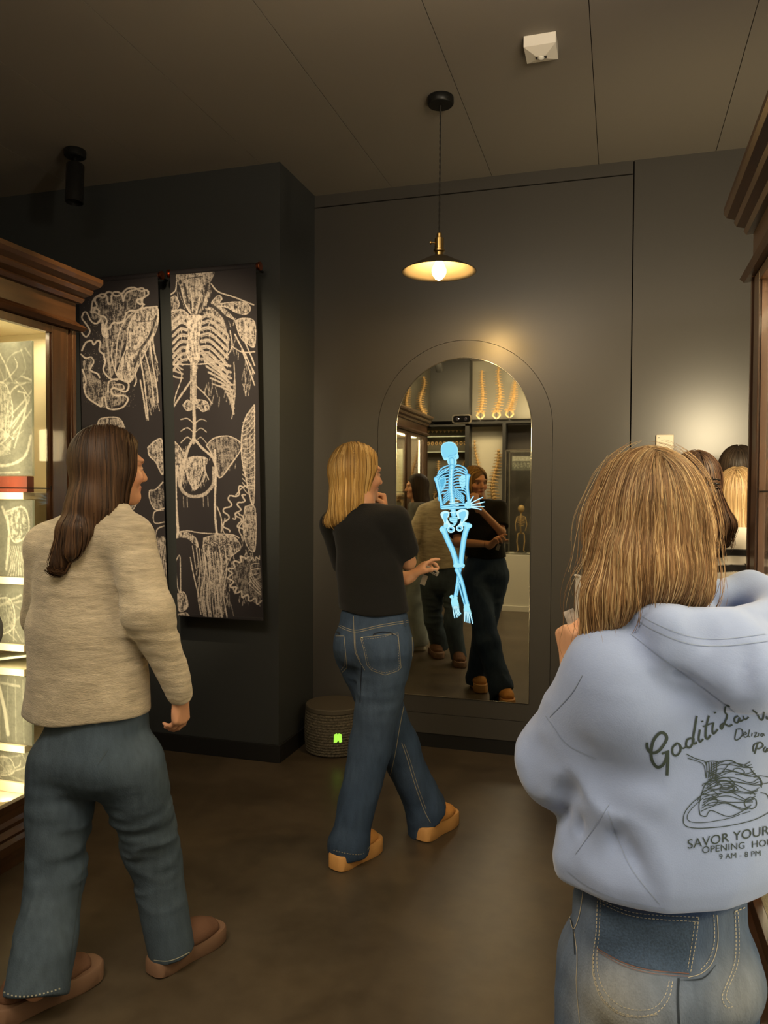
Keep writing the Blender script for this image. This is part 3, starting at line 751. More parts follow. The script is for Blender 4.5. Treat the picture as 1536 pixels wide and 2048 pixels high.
Ln([(1090,410),(1150,470),(1180,560),(1230,640)], 22, .9, .2, erase=True); Ln([(1180,540),(1190,620),(1150,680),(1060,706),(880,708)], 7, .85)
F_([(1206,490),(1250,478),(1304,500),(1304,620),(1270,610),(1230,570)], .68, .7, edge=5)
for a in ([(1205,560),(1250,650),(1304,760)], [(1240,640),(1270,720),(1304,820)], [(1190,620),(1240,650),(1304,650)], [(1256,600),(1290,680),(1304,720)]): Ln(a, 8, .8)
for i in range(7): Ln([(1030+i*10,630+i*30),(1090+i*14,690+i*26),(1180+i*3,720+i*32)], 16-i, .62)
for i in range(6): Ln([(1140+i*9,820+i*16),(1200,815+i*30)], 12, .6)
for i in range(5): Ln([(874,640+i*30),(905,655+i*30),(935,690+i*22)], 11, .6)
Ln([(876,700),(930,760),(900,860),(884,930)], 6, .8); Ln([(1200,700),(1206,860),(1190,990)], 5, .7)
F_([(975,700),(1008,700),(1012,740),(990,760),(976,730)], .75, .6)
Ln([(992,740),(990,900)], 26, .75, .9); Ln([(978,740),(976,900)], 5, .95); Ln([(1004,740),(1004,900)], 5, .95)
Ln([(980,790),(930,860),(890,920)], 12, .75); Ln([(1006,820),(1050,860),(1090,910)], 8, .7)
F_([(935,915),(960,890),(985,905),(1010,890),(1060,900),(1070,935),(1040,950),(1010,930),(960,945)], .7, .9, edge=5)
Ln([(992,900),(996,1020),(992,1110)], 22, .8)
for i in range(3): Ln([(992,1010+i*48),(960,985+i*48),(925,990+i*60)], 6, .8); Ln([(1000,1010+i*48),(1030,990+i*46),(1060,1000+i*56)], 5, .7)
Ln([(990,1090),(960,1150),(940,1240),(925,1330)], 18, .8); Ln([(996,1090),(1040,1140),(1095,1190),(1120,1280)], 16, .8)
F_([(876,1090),(910,1120),(940,1170),(945,1240),(915,1290),(885,1190)], .68, .8, edge=7)
F_([(1060,1125),(1100,1088),(1170,1078),(1228,1106),(1240,1140),(1190,1220),(1130,1290),(1100,1190)], .36, 1., edge=7)
F_([(935,1200),(1000,1180),(1066,1195),(1040,1260),(1000,1356),(962,1280)], .74, .7, edge=4)
Ln([(925,1240),(920,1320),(950,1370),(1003,1386),(1060,1370),(1098,1320),(1100,1240)], 22, .72, .9)
Ln([(1050,1220),(1056,1270),(1044,1310)], 7, .85); Ln([(1056,1260),(1074,1300)], 6, .8); Ln([(945,1260),(940,1320)], 6, .8)
Ln([(908,1230),(900,1330),(905,1450),(916,1570)], 18, .85); Ln([(1105,1150),(1110,1300),(1108,1450),(1118,1572)], 14, .85); Ln([(1120,1440),(1142,1500),(1142,1570)], 6, .8)
for x in (940, 960, 1045, 1070): Ln([(x,1385),(x+3,1440)], 4, .55)
F_([(1304,920),(1262,980),(1242,1060),(1240,1170),(1262,1290),(1304,1420)], .42, .9, edge=7)
for i in range(16): Ln([(1246,1010+i*22),(1275,985+i*26),(1304,940+i*29)], 5, .8)
Ln(wiggle([(1250,1340),(1190,1400),(1165,1480),(1170,1570)], 16, 4), 9, .85); Ln(wiggle([(1260,1380),(1225,1460),(1240,1560)], 13, 4), 9, .8); Ln([(1304,1330),(1250,1340),(1215,1380)], 8, .8)
Ln(wiggle([(1200,1500),(1240,1480),(1236,1600)], 9, 3), 7, .8); F_([(1260,1440),(1310,1450),(1310,1660),(1270,1640),(1250,1540)], .55, .9, edge=5)
Ln([(895,1576),(960,1562),(1040,1574),(1190,1582),(1230,1600)], 6, .85); F_([(896,1578),(960,1568),(1010,1600),(1020,1650),(960,1600),(896,1600)], .7, .8)
F_([(1050,1600),(1130,1580),(1200,1590),(1240,1650),(1190,1700),(1160,1780),(1130,1880),(1090,1860),(1080,1720),(1050,1660)], .62, 1., edge=4)
for k in range(30): a = random.Random(k); Ln([(a.uniform(1060,1180), a.uniform(1600,1700)), (a.uniform(1070,1170), a.uniform(1620,1720))], 4, .9, .2, erase=True, curve=False)
for i in range(9): Ln([(1012+i*14,1650+i*3),(1030+i*13,1800),(1020+i*15,1900),(1040+i*13,2010)], 5, .8)
F_([(1030,1690),(1070,1720),(1066,1900),(1040,2000),(1030,1850)], .4, 1.); F_([(1110,1880),(1150,1800),(1165,1840),(1145,1920),(1150,2010),(1110,2010)], .5, 1.)
Ln([(905,1720),(926,1690),(930,1800),(930,1880),(916,1850),(908,1780)], 6, .85); Ln([(980,1700),(1000,1800),(1030,1920)], 7, .8); Ln([(990,1640),(1010,1760)], 5, .7)
F_([(916,1885),(950,1880),(968,1950),(925,1975)], .75, 1., edge=5); F_([(918,1990),(960,1985),(974,2012),(918,2010)], .6, .9, edge=5)
Ln(wiggle([(1250,1700),(1190,1760),(1200,1850),(1260,1900),(1335,1935)], 12, 9), 10, .85)
F_([(1210,1720),(1260,1700),(1330,1720),(1335,1930),(1260,1900),(1205,1840)], .3, 1.)
for i in range(4): Ln([(1330,1730+i*26),(1290-i*4,1740+i*30),(1300,1800+i*20),(1335,1850+i*14)], 5, .85)
Ln(wiggle([(1260,1700),(1300,1710),(1335,1700)], 8, 4), 7, .85)
rd = random.Random(21)
def scribble(x0, y0, x1, y1, n, ln, wd, v, vert=1.):
    for _ in range(n):
        x = rd.uniform(x0, x1); y = rd.uniform(y0, y1); a = rd.uniform(-.5, .5); Ln([(x, y), (x+ln*.4*math.sin(a), y+ln*.5*vert), (x+ln*math.sin(a)*.7, y+ln*vert)], wd, v*rd.uniform(.5, 1), .8)
scribble(900, 440, 1250, 680, 60, 34, 3, .8); scribble(1060, 700, 1210, 900, 26, 50, 4, .7); scribble(1020, 1620, 1200, 1960, 60, 70, 3.5, .8)
scribble(740, 620, 806, 940, 26, 60, 3.5, .75); scribble(640, 470, 790, 700, 34, 40, 3, .5); scribble(1240, 640, 1304, 820, 14, 60, 4, .7)
scribble(880, 1100, 960, 1250, 20, 36, 3, .7); scribble(1080, 1100, 1220, 1240, 34, 26, 3, .6); scribble(940, 1210, 1060, 1330, 26, 30, 3, .7)
scribble(800, 1590, 862, 1990, 30, 70, 3.5, .7); scribble(1250, 1440, 1310, 1700, 24, 46, 3.5, .8); scribble(1150, 1780, 1330, 1930, 30, 26, 3.5, .7); scribble(900, 300, 1080, 420, 30, 40, 3, .8)
Ln([(1160,1500),(1150,1560),(1180,1600)], 6, .8); Ln([(950,1250),(970,1310),(1003,1350),(1036,1310),(1056,1250)], 5, .8)
for x, dx in ((1046, 14), (1075, 10), (1130, 16), (1160, 10)): Ln([(x,1640),(x+dx,1760),(x-6,1880),(x+dx,2005)], 7, .85)
print_m = mat('banner_print', vcol='Col', rough=.62, spec=.3); hem_m = mat('banner_cloth', (.022, .019, .022), .6); copper = mat('copper_rod', (.55, .17, .08), .3, metal=1.)
def banner(label, TL, TR, BR, BL, depth, cap_side, rod=True):
    """corners in drawing coordinates (2.56 per picture px)"""
    q = [at(x/2.56, 450+y/2.56, YL-.125) for x, y in (TL, TR, BR, BL)]
    x0, x1 = q[0].x, q[1].x; zt = (q[0].z+q[1].z)/2; t = empty('wall_banner', ((x0+x1)/2, YL-.11, q[2].z), label, 'banner')
    nu, nv = 250, 940; u = np.linspace(0, 1, nu); v = np.linspace(0, 1, nv); U, W_ = np.meshgrid(u, v)
    PX_ = (TL[0]*(1-U)+TR[0]*U)*(1-W_)+(BL[0]*(1-U)+BR[0]*U)*W_; PY_ = (TL[1]*(1-U)+TR[1]*U)*(1-W_)+(BL[1]*(1-U)+BR[1]*U)*W_
    I = cv.sample(PX_, PY_)[..., None]; C = np.array([.030, .026, .029])*(1-I)+np.array([.66, .57, .50])*I
    X = (q[0].x*(1-U)+q[1].x*U)*(1-W_)+(q[3].x*(1-U)+q[2].x*U)*W_
    Z = zt*(1-W_)+(q[3].z+q[2].z)/2*W_
    Y = YL-.125+.012*np.sin(W_*5+U*1.3)*W_ - .01*(U-.5)**2 + .004*np.sin(U*9)*W_
    V = np.stack([X, Y, Z], -1).reshape(-1, 3); idx = np.arange(nu*nv).reshape(nv, nu)
    Fq = np.stack([idx[:-1, :-1], idx[1:, :-1], idx[1:, 1:], idx[:-1, 1:]], -1).reshape(-1, 4)
    # thin cloth: back sheet behind the printed sheet
    n = len(V); V2 = V+[0, .0015, 0]; 
    o = obj_from('printed_cloth', np.concatenate([V, V2]), np.concatenate([Fq, Fq[:, ::-1]+n]), print_m, t, True, cols=np.concatenate([C.reshape(-1, 3), np.full((n, 3), .02)]))
    # cloth rolled over the rod, rod with end caps, hem bar
    r0 = .020
    MB().tube([(x0, YL-.11, zt+.002), (x1, YL-.11, zt+.002)], r0, 20).build('rolled_top', hem_m, t, smooth=True, sharp=40)
    b = MB().tube([(x0-.012, YL-.11, zt+.002), (x1+.012, YL-.11, zt+.002)], .0165, 16)
    for xx in (x0-.016, x1+.016): b.lathe((xx, YL-.11, zt+.002), [(.012, -.006), (.023, -.005), (.024, 0), (.023, .005), (.012, .006)], 20, (1, 0, 0))
    b.build('copper_rod', copper, t, smooth=True, sharp=40)
    for xx in (x0+.02, x1-.02): MB().tube([(xx, YL-.085, zt+.004), (xx, YL, zt+.004)], .007, 8).build('wall_bracket', black, t)
    MB().box((q[3].x+.004, YL-.133, q[2].z-.006), (q[2].x-.004, YL-.113, q[2].z+.012), .003).build('hem_bar', hem_m, t)
    return t
banner('black banner with brain slices and a bony arm, left of the torso banner', (405,285), (808,264), (866,2010), (434,2040), 0, 'r')
banner('black banner with a white ribcage, pelvis and spine drawing, right of the brain banner', (872,243), (1310,215), (1350,2022), (917,1996), 0, 'r')
# third banner, mostly behind the left cabinet
cv.A[:, :] = 0
for i in range(26): Ln([(305,900+i*24),(322,890+i*24),(338,905+i*24)], 6, .8)
Ln([(330,880),(342,1000),(330,1200),(344,1500)], 8, .9)
banner('dark banner almost hidden behind the left cabinet', (-60,322), (345,300), (370,2070), (-30,2100), 0, 'r')

# ------------------------------------------------------------------ wooden display cabinets
wood = mat('walnut', (.048, .019, .0065), .34, spec=.5, noise=(7, .38, (7, 7, .55)), coat=.15)
wood_h = mat('walnut_long', (.048, .019, .0065), .34, spec=.5, noise=(7, .38, (7, .55, 7)), coat=.15)
inner = mat('case_lining', (.78, .69, .50), .7, spec=.2); shelfm = mat('shelf_cream', (.80, .70, .50), .5)
def glass_mat():
    m = bpy.data.materials.new('case_glass'); m.use_nodes = True; N, L = nt(m); N.remove(N['Principled BSDF'])
    g = N.new('ShaderNodeBsdfGlossy'); g.inputs['Roughness'].default_value = .02; g.inputs['Color'].default_value = (1, 1, 1, 1)
    tr = N.new('ShaderNodeBsdfTransparent'); tr.inputs['Color'].default_value = (.96, .97, .95, 1)
    lw = N.new('ShaderNodeLayerWeight'); lw.inputs['Blend'].default_value = .5
    pw = N.new('ShaderNodeMath'); pw.operation = 'POWER'; pw.inputs[1].default_value = 4; L.new(lw.outputs['Facing'], pw.inputs[0])
    f = N.new('ShaderNodeMath'); f.operation = 'MULTIPLY_ADD'; f.inputs[1].default_value = .8; f.inputs[2].default_value = .035; L.new(pw.outputs[0], f.inputs[0]); mx = N.new('ShaderNodeMixShader')
    L.new(f.outputs[0], mx.inputs[0]); L.new(tr.outputs[0], mx.inputs[1]); L.new(g.outputs[0], mx.inputs[2]); L.new(mx.outputs[0], N['Material Output'].inputs[0])
    return m
glass = glass_mat()
strip_m = mat('led_strip', (1, 1, 1), emit=(1., .80, .50), estr=14)
def cabinet(label, xf, sgn, y0, y1, doors, ztop, shelves, end_glass, bright, strips):
    """front plane x=xf, body extends in direction sgn (-1 left, +1 right); front runs y0..y1"""
    t = empty('display_cabinet', (xf+sgn*.22, (y0+y1)/2, 0), label, 'cabinet')
    X = lambda d: xf+sgn*d
    D = .44; zg0, zg1 = .255, 2.16; zf = 2.20
    b = MB().box((X(.03), y0+.02, 0), (X(D), y1-.03, .13)); b.build('plinth', wood_h, t)
    prof = [(0, .10), (-.035, .10), (-.035, .135), (-.022, .150), (-.028, .165), (-.012, .185), (-.012, .20), (0, .215), (0, .232), (.02, .235), (.02, .10)]
    b = MB().extrude([(sgn*p[0], p[1]) for p in prof], (xf, y0, 0), (xf, y1+.02, 0), ((1, 0, 0), (0, 0, 1)))
    b.build('base_moulding', wood_h, t)
    MB().box((X(0), y0, .232), (X(D), y1, .25)).build('bottom_board', wood_h, t); MB().box((X(0), y0, zf-.012), (X(D), y1, zf+.01)).build('head_board', wood_h, t)
    MB().box((X(D-.012), y0, .0), (X(D), y1, zf)).build('back_board', wood, t)
    for A_, B_ in (((X(D-.016), y0+.02, .25), (X(D-.0125), y1-.02, zf-.012)), ((X(.03), y0+.02, zf-.016), (X(D-.02), y1-.02, zf-.0125)), ((X(.03), y0+.02, .2505), (X(D-.02), y1-.02, .256))): MB().box(A_, B_).build('lining', inner, t)
    MB().box((X(0), y0, 0), (X(D), y0+.02, zf)).build('side_panel', wood, t)
    if not end_glass:
        MB().box((X(0), y1-.02, 0), (X(D), y1, zf)).build('side_panel', wood, t)
        MB().box((X(.03), y1-.024, .256), (X(D-.02), y1-.0205, zf-.016)).build('lining', inner, t)
    else:
        MB().box((X(0), y1-.02, 0), (X(D), y1, .25)).box((X(D-.06), y1-.02, .25), (X(D), y1, zf)).box((X(0), y1-.02, 2.1), (X(D-.06), y1, zf)).build('side_panel', wood, t)
        MB().box((X(.06), y1-.012, .25), (X(D-.06), y1-.008, 2.1)).build('side_pane', glass, t)  # unseen end, glazed here to let light spill onto the back wall
    # corner post with bead
    for ya, yb in ((y1-.058, y1), (y0, y0+.058)):
        b = MB().box((X(0), ya, .25), (X(.05), yb, zf), .003).box((X(-.008), ya+.012, .25), (X(0.001), ya+.02, zf)).box((X(-.006), ya+.03, .25), (X(.001), yb-.006, zf), .002)
        b.build('corner_post', wood, t)
    # frieze and cornice, returning round the far end
    MB().box((X(.0), y0, zf), (X(D), y1, ztop-.05), .002).build('frieze', wood_h, t)
    def profile(lst): return [(sgn*p[0], p[1]) for p in lst]
    neck = [(0, zf-.012), (-.022, zf-.010), (-.034, zf+.006), (-.022, zf+.018), (-.012, zf+.022), (0, zf+.034)]
    crown = [(0, ztop-.115), (-.018, ztop-.112), (-.026, ztop-.096), (-.022, ztop-.088), (-.045, ztop-.074), (-.052, ztop-.058), (-.050, ztop-.05), (-.072, ztop-.034), (-.080, ztop-.018), (-.080, ztop), (0, ztop)]
    for nm, pr in (('neck_moulding', neck), ('cornice', crown)):
        # mitred sweep: front run then end run
        m = len(pr); V = []; 
        for (x, z) in pr: V.append((xf+sgn*x, y0, z))
        for (x, z) in pr: V.append((xf+sgn*x, y1-x, z))
        for (x, z) in pr: V.append((X(D), y1-x, z))
        Fc = []
        for s_ in (0, 1):
            for i in range(m-1): Fc.append([s_*m+i, s_*m+i+1, (s_+1)*m+i+1, (s_+1)*m+i])
        Fc += [list(range(m)), list(range(2*m, 3*m))[::-1]]
        MB().add(V, Fc).build(nm, wood_h, t)
    MB().box((X(.002), y0, ztop-.052), (X(D), y1, ztop-.001)).build('top_board', wood_h, t)
    # doors
    yd = y1-.062; wd = (yd-(y0+.062))/doors
    for i in range(doors):
        a, c = yd-wd*(i+1)+.003, yd-wd*i-.003
        st = .088
        b = MB().box((X(-.004), a, .25), (X(.026), a+st, zf-.014), .002).box((X(-.004), c-st, .25), (X(.026), c, zf-.014), .002)
        b.box((X(-.003), a+st-.01, .25), (X(.025), c-st+.01, zg0+.02), .002).box((X(-.003), a+st-.01, zg1-.006), (X(.025), c-st+.01, zf-.014), .002)
        d = b.build('door', wood, t)
        MB().box((X(.010), a+st-.004, zg0+.016), (X(.014), c-st+.004, 1.507)).build('lower_pane', glass, d); MB().box((X(.010), a+st-.004, 1.512), (X(.014), c-st+.004, zg1-.002)).build('upper_pane', glass, d)
        MB().box((X(.006), a+st-.004, 1.507), (X(.018), c-st+.004, 1.512)).box((X(.002), c-st-.006, 1.498), (X(.020), c-st+.010, 1.521), .002).build('pane_bracket', black, d)
        MB().box((X(.004), a+st-.001, zg0+.018), (X(.022), a+st+.008, zg1-.004)).build('glazing_bead', wood, d); MB().box((X(.004), c-st-.008, zg0+.018), (X(.022), c-st+.001, zg1-.004)).build('glazing_bead', wood, d)
        MB().lathe((X(-.004), a+st*.5, 1.25), [(.006, 0), (.006, .012), (.013, .016), (.013, .022), (.002, .026)], 16, (-sgn, 0, 0)).build('door_knob', brass, d, smooth=True)
    for z in shelves:
        for ya, yb in (((y0+.025, 2.0), (2.598, y1-.03)) if sgn < 0 else ((y0+.025, y1-.03),)):
            MB().box((X(.05), ya, z-.014), (X(D-.02), yb, z+.014), .002).build('shelf', shelfm, t)
    for ys in strips:
        MB().box((X(.030), ys-.008, .30), (X(.042), ys+.008, 2.13), .003).build('light_strip', strip_m, t)
    if bright:
        for (ya, yb, z, e) in bright:
            L = bpy.data.lights.new('case_light', 'AREA'); L.shape = 'RECTANGLE'; L.size = .06; L.size_y = yb-ya; L.energy = e; L.color = CREAM
            lo = bpy.data.objects.new('case_light', L); COL.objects.link(lo); lo.location = (X(.12), (ya+yb)/2, z)
            lo.rotation_euler = (0, sgn*math.radians(-12)*0, 0)
    return t
LSH = [1.478, 1.131, .856, .756, .440]
cabinet('walnut display cabinet on the left with lit cream shelves of dark anatomical slides', -2.26, -1, -.45, 2.86, 4, 2.425, LSH, False,
        [(-.3, 2.75, 2.165, 26)], (-.20,))
cabinet('walnut display cabinet cut off by the right frame edge, brightly lit inside', .405, 1, -.25, 2.765, 3, 2.455, [1.52, 1.05, .62], True,
        [(0, 2.6, 2.165, 30)], (2.56,))
# warm case lighting further down, under the shelves (a strip at left, added panels at right)
lamp('AREA', 'case_light', (-2.33, 2.52, 1.0), 5, CREAM, (-2.55, 2.78, 1.0), shape='RECTANGLE', size=.03, size_y=1.7)
lamp('AREA', 'case_light', (.47, 1.55, 1.2), 10, (1., .86, .62), (-.6, 1.75, 1.1), shape='RECTANGLE', size=1.6, size_y=1.5)  # added panel standing in for the lit interior of the right cabinet
lamp('AREA', 'case_light', (.62, 2.70, 1.93), 30, (1., .80, .52), (.55, 4.4, 1.93), shape='RECTANGLE', size=.25, size_y=.3)  # added behind the end pane to brighten the back wall

# specimens in the left cabinet: glass slides and preparations
slide_m = mat('slide_print', vcol='Col', rough=.25, spec=.5); slide_e = mat('slide_glass_edge', (.55, .62, .52), .15)
def slide(name, label, cat, x0, x1, z0, z1, y, draw, tilt=0., dark=(.10, .105, .085), light=(.44, .44, .36), group='anatomical slides in the left cabinet'):
    c = Canvas(150, int(150*(z1-z0)/(x1-x0)), 1, seed=int(z0*100)+int(abs(x0)*37)); H_ = c.h
    c.A += .10+.10*c.N
    draw(c, 150, H_)
    nu, nv = 100, max(20, int(100*(z1-z0)/(x1-x0))); U, W_ = np.meshgrid(np.linspace(0, 1, nu), np.linspace(0, 1, nv))
    I = np.clip(c.sample(U*149, W_*(H_-1)), 0, 1)[..., None]; C = np.array(dark)*(1-I)+np.array(light)*I
    X = x0+(x1-x0)*U; Z = z1+(z0-z1)*W_; Y = y+0*X+tilt*(Z-z0)
    V = np.stack([X, Y, Z], -1).reshape(-1, 3); idx = np.arange(nu*nv).reshape(nv, nu)
    Fq = np.stack([idx[:-1, :-1], idx[1:, :-1], idx[1:, 1:], idx[:-1, 1:]], -1).reshape(-1, 4)
    th = .012
    o = MB().box((x0, y+.0005, z0), (x1, y+th, z1), .001).build(name, slide_e, None, origin=((x0+x1)/2, y+th/2, z0))
    tag(o, label, cat, group)
    obj_from('specimen_print', V, Fq, slide_m, o, True, cols=C.reshape(-1, 3)); return o
def d_nerves(c, W, H):
    r = random.Random(4)
    for i in range(26):
        x = r.uniform(10, 140); y = r.uniform(5, H*.45); c.line([(x, y), (x+r.uniform(-40, 40), y+r.uniform(10, 60)), (75+r.uniform(-40, 40), y+r.uniform(60, 130))], r.uniform(1, 3), r.uniform(.3, .75), .5)
    c.fill([(45, H*.35), (85, H*.3), (105, H*.5), (90, H*.72), (50, H*.75), (35, H*.5)], .45, 1., edge=2)
    for i in range(8): c.line([(50+i*6, H*.38), (40+i*8, H*.55), (60+i*5, H*.72)], 1.5, .7)
    c.line([(10, H*.7), (30, H*.85), (80, H*.92), (130, H*.86), (146, H*.7)], 5, .7); c.line([(4, H*.8), (40, H*.96), (120, H*.97)], 3, .6)
    for i in range(12): c.line([(20+i*10, H*.66), (60, H*.8+i), (100, H*.74+i*2)], 1.2, .5)
def d_heart(c, W, H):
    c.fill([(20, H*.2), (60, H*.1), (66, H*.6), (40, H*.9), (18, H*.7)], .25, 1., edge=3, ev=.6); c.line([(80, H*.1), (95, H*.4), (88, H*.9)], 5, .7)
    c.fill([(90, H*.15), (130, H*.1), (140, H*.4), (110, H*.55), (95, H*.4)], .55, 1., edge=3)
    for i in range(9): c.line([(90+i*5, H*.6), (100+i*4, H*.8), (92+i*6, H*.98)], 1.6, .7)
    for i in range(6): c.line([(30, H*(.2+i*.1)), (60, H*(.24+i*.1))], 2, .55)
def d_vess(c, W, H):
    r = random.Random(int(H))
    for i in range(10): c.line([(r.uniform(10, 140), r.uniform(0, H*.3)), (r.uniform(10, 140), H*.5), (r.uniform(10, 140), H*.95)], r.uniform(1, 4), r.uniform(.25, .6), .7)
    c.fill([(50, H*.3), (100, H*.25), (110, H*.7), (70, H*.85), (45, H*.6)], .3, 1., edge=2)
def d_tool(c, W, H):
    c.line([(70, H*.15), (84, H*.5), (92, H*.86)], 8, .8, .2); c.line([(60, H*.1), (120, H*.14)], 5, .5)
    for i in range(7): c.line([(20+i*18, H*.05), (16+i*19, H*.95)], 2, .35)
ys = 2.612
S = [('large grey nerve and vessel slide on the top shelf of the left cabinet', -2.60, -2.276, 1.560, 2.105, d_nerves), ('dark slide with two pale organs on the second shelf of the left cabinet', -2.60, -2.276, 1.146, 1.462, d_heart),
     ('plain grey slide on the third shelf of the left cabinet', -2.60, -2.288, .871, 1.115, d_vess), ('dark slide with a hanging instrument on the lower shelf of the left cabinet', -2.60, -2.285, .455, .735, d_tool),
     ('small grey slide with pale streaks at the bottom of the left cabinet', -2.60, -2.300, .300, .425, d_vess)]
tag(MB().box((-2.62, 2.60, .2575), (-2.29, 2.70, .299), .003).build('cream_plinth', shelfm, None, origin=(-2.45, 2.65, .2575)), 'cream block under the small streaked slide at the bottom of the left cabinet', 'block')
for i, (lb, x0, x1, z0, z1, dr) in enumerate(S): slide('anatomical_slide', lb, 'slide', x0, x1, z0, z1, ys, dr)
tag(MB().box((-2.60, 2.600, 1.4925), (-2.292, 2.640, 1.558), .003).build('slide_stand', mat('red_brown_wood', (.16, .035, .02), .4), None, origin=(-2.45, 2.62, 1.4925)), 'dark red wooden foot under the large nerve slide', 'stand')
# leaning tray between the middle shelves
V = MB().box((-2.60, 2.61, .772), (-2.30, 2.80, .782), .002); 
V.v = [(x, y, z+(x+2.60)*.16) for x, y, z in V.v]
tag(V.build('specimen_tray', slide_e, None, origin=(-2.45, 2.70, .772)), 'shallow glass tray lying tilted between the middle shelves of the left cabinet', 'tray')
def d_row(c, W, H):
    r = random.Random(9)
    for i in range(14): x = r.uniform(10, 140); c.line([(x, H*.1), (x+r.uniform(-12, 12), H*.5), (x, H*.9)], r.uniform(2, 8), r.uniform(.3, .8), .8)
# more slides along the case, seen at an angle and in the mirror
k = 0
for (z0, z1) in ((1.493, 2.02), (1.146, 1.43), (.871, 1.09), (.455, .70)):
    for yy in (1.94, 1.4, .85, .3):
        k += 1
        where = {1.493: 'top', 1.146: 'second', .871: 'third', .455: 'lower'}[z0]; far = {1.94: 'second from the banner wall', 1.4: 'third from the banner wall', .85: 'fourth from the banner wall', .3: 'nearest the rear wall'}[yy]
        slide('anatomical_slide', 'grey anatomical slide on the %s shelf of the left cabinet, %s' % (where, far), 'slide', -2.62, -2.36, z0, z1-.02*(k % 3), yy, (d_row, d_nerves, d_heart, d_vess)[k % 4])

# ------------------------------------------------------------------ wall of cases behind the viewer, seen in the mirror
grey = mat('case_grey', (.24, .23, .18), .7); dark = mat('case_dark', (.03, .03, .028), .5); pale = mat('pedestal_white', (.62, .60, .50), .6)
bonem = mat('bone_gold', (.50, .33, .13), .6, noise=(40, .3)); 
YD = -1.6
t = empty('specimen_wall_case', (-2.0, YD-.05, 0), 'dark wall-high case with grey panels and mounted spines, seen in the mirror', 'display case')
for A_, B_ in (((-2.48, YD-.1, 0), (-1.93, YD-.0, .1)), ((-2.47, YD-.12, 2.47), (-1.935, YD+.12, CEIL-.002))): MB().box(A_, B_).build('dark_pier', dark, t)
for A_, B_ in (((-1.93, YD-.11, 2.50), (.2, YD-.08, CEIL-.002)), ((-3.4, YD-.11, 2.50), (-2.48, YD-.08, CEIL-.002))): MB().box(A_, B_).build('upper_panel', grey, t)
for A_, B_ in (((-1.93, YD-.08, 2.425), (.2, YD+.12, 2.455)), ((-3.4, YD-.08, 2.425), (-2.48, YD+.12, 2.455)), ((-2.48, YD-.08, 2.40), (-1.93, YD+.12, 2.425))): MB().box(A_, B_).build('ledge', dark, t)
for A_, B_ in (((-1.985, YD-.08, .1), (-1.93, YD+.12, 2.425)), ((-1.485, YD-.08, .1), (-1.44, YD+.12, 2.425)), ((-2.6, YD-.08, .1), (-2.55, YD+.12, 2.425))): MB().box(A_, B_).build('upright', dark, t)
MB().box((-1.93, YD-.1, .1), (-1.485, YD-.08, 2.40)).build('light_panel', mat('case_grey_light', (.50, .48, .38), .7), t)
MB().box((-2.55, YD-.1, .1), (-1.985, YD-.08, 2.40)).build('dark_panel', mat('case_olive', (.13, .12, .085), .6), t)
for z in (2.27, 2.06, 1.05): MB().box((-2.55, YD-.08, z-.006), (-1.985, YD+.02, z+.006)).build('glass_shelf', slide_e, t)
MB().box((-3.4, YD-.1, 0), (.2, YD+.12, .10)).build('base', dark, t)
def spine(x, y, z0, z1, lean, bow, n, label, sc=1., stand=True, group='golden spines on the rear wall of cases'):
    o = empty('spine_specimen', (x, y, z0), label, 'skeleton specimen', group); b = MB(); H = z1-z0
    for i in range(n):
        f = i/(n-1); cx_ = x+lean*f+bow*math.sin(f*5.2)*H*.085; cy = y+.02*math.sin(f*6); cz = z0+.04+(H-.04)*f; r = (.032-.015*f)*sc; h = H/n*.40
        b.lathe((cx_, cy, cz), [(r*.9, -h), (r*.75, 0), (r*.9, h)], 10)
        b.tube([(cx_-r*2.3, cy, cz-h*.3), (cx_-r*.8, cy, cz), (cx_+r*.8, cy, cz), (cx_+r*2.3, cy, cz-h*.3)], r*.2, 5, rads=[r*.14, r*.28, r*.28, r*.14])
        b.tube([(cx_, cy+r*.7, cz), (cx_, cy+r*2.2, cz-h)], r*.2, 5, rads=[r*.3, r*.12])
    b.tube([(x+lean*f+bow*math.sin(f*5.2)*H*.085, y+.02*math.sin(f*6), z0+.04+(H-.04)*f) for f in [i/24 for i in range(25)]], .01, 8, rads=[(.022-.011*i/24)*sc for i in range(25)])
    for s_ in (-1, 1):   # hip bones at the foot
        b.tube([(x, y, z0+.03), (x+s_*.035*sc, y, z0+.02), (x+s_*.05*sc, y, z0-.02*sc), (x+s_*.02*sc, y, z0-.055*sc), (x+s_*.004, y, z0-.06*sc)], .01, 7, rads=[.01, .018*sc, .012*sc, .009*sc, .006*sc])
    b.build('vertebrae', bonem, o, smooth=True)
    return o
def stand(o, x, y, z0, zfoot):
    MB().tube([(x, y, zfoot+.012), (x, y, z0+.05)], .004, 6).lathe((x, y, zfoot), [(.045, 0), (.045, .008), (.012, .014)], 20).build('stand', dark, o)
for x, z0, z1, ln, bw, lb in ((-1.79, 2.56, 3.13, .03, .4, 'straight golden spine standing left on the upper ledge of the case wall'), (-1.575, 2.56, 3.17, .05, .6, 'golden spine with curved neck in the middle of the upper ledge'),
                          (-1.40, 2.57, 3.0, .09, .4, 'thick twisted golden spine right on the upper ledge'), (-2.58, 2.56, 3.08, -.03, -.8, 'golden spine above the left cabinet cornice, right one'), (-2.78, 2.56, 3.0, -.05, -.6, 'golden spine above the left cabinet cornice, left one')):
    o = spine(x, YD+.06, z0, z1, ln, bw, 17, lb); stand(o, x, YD+.06, z0, 2.455)
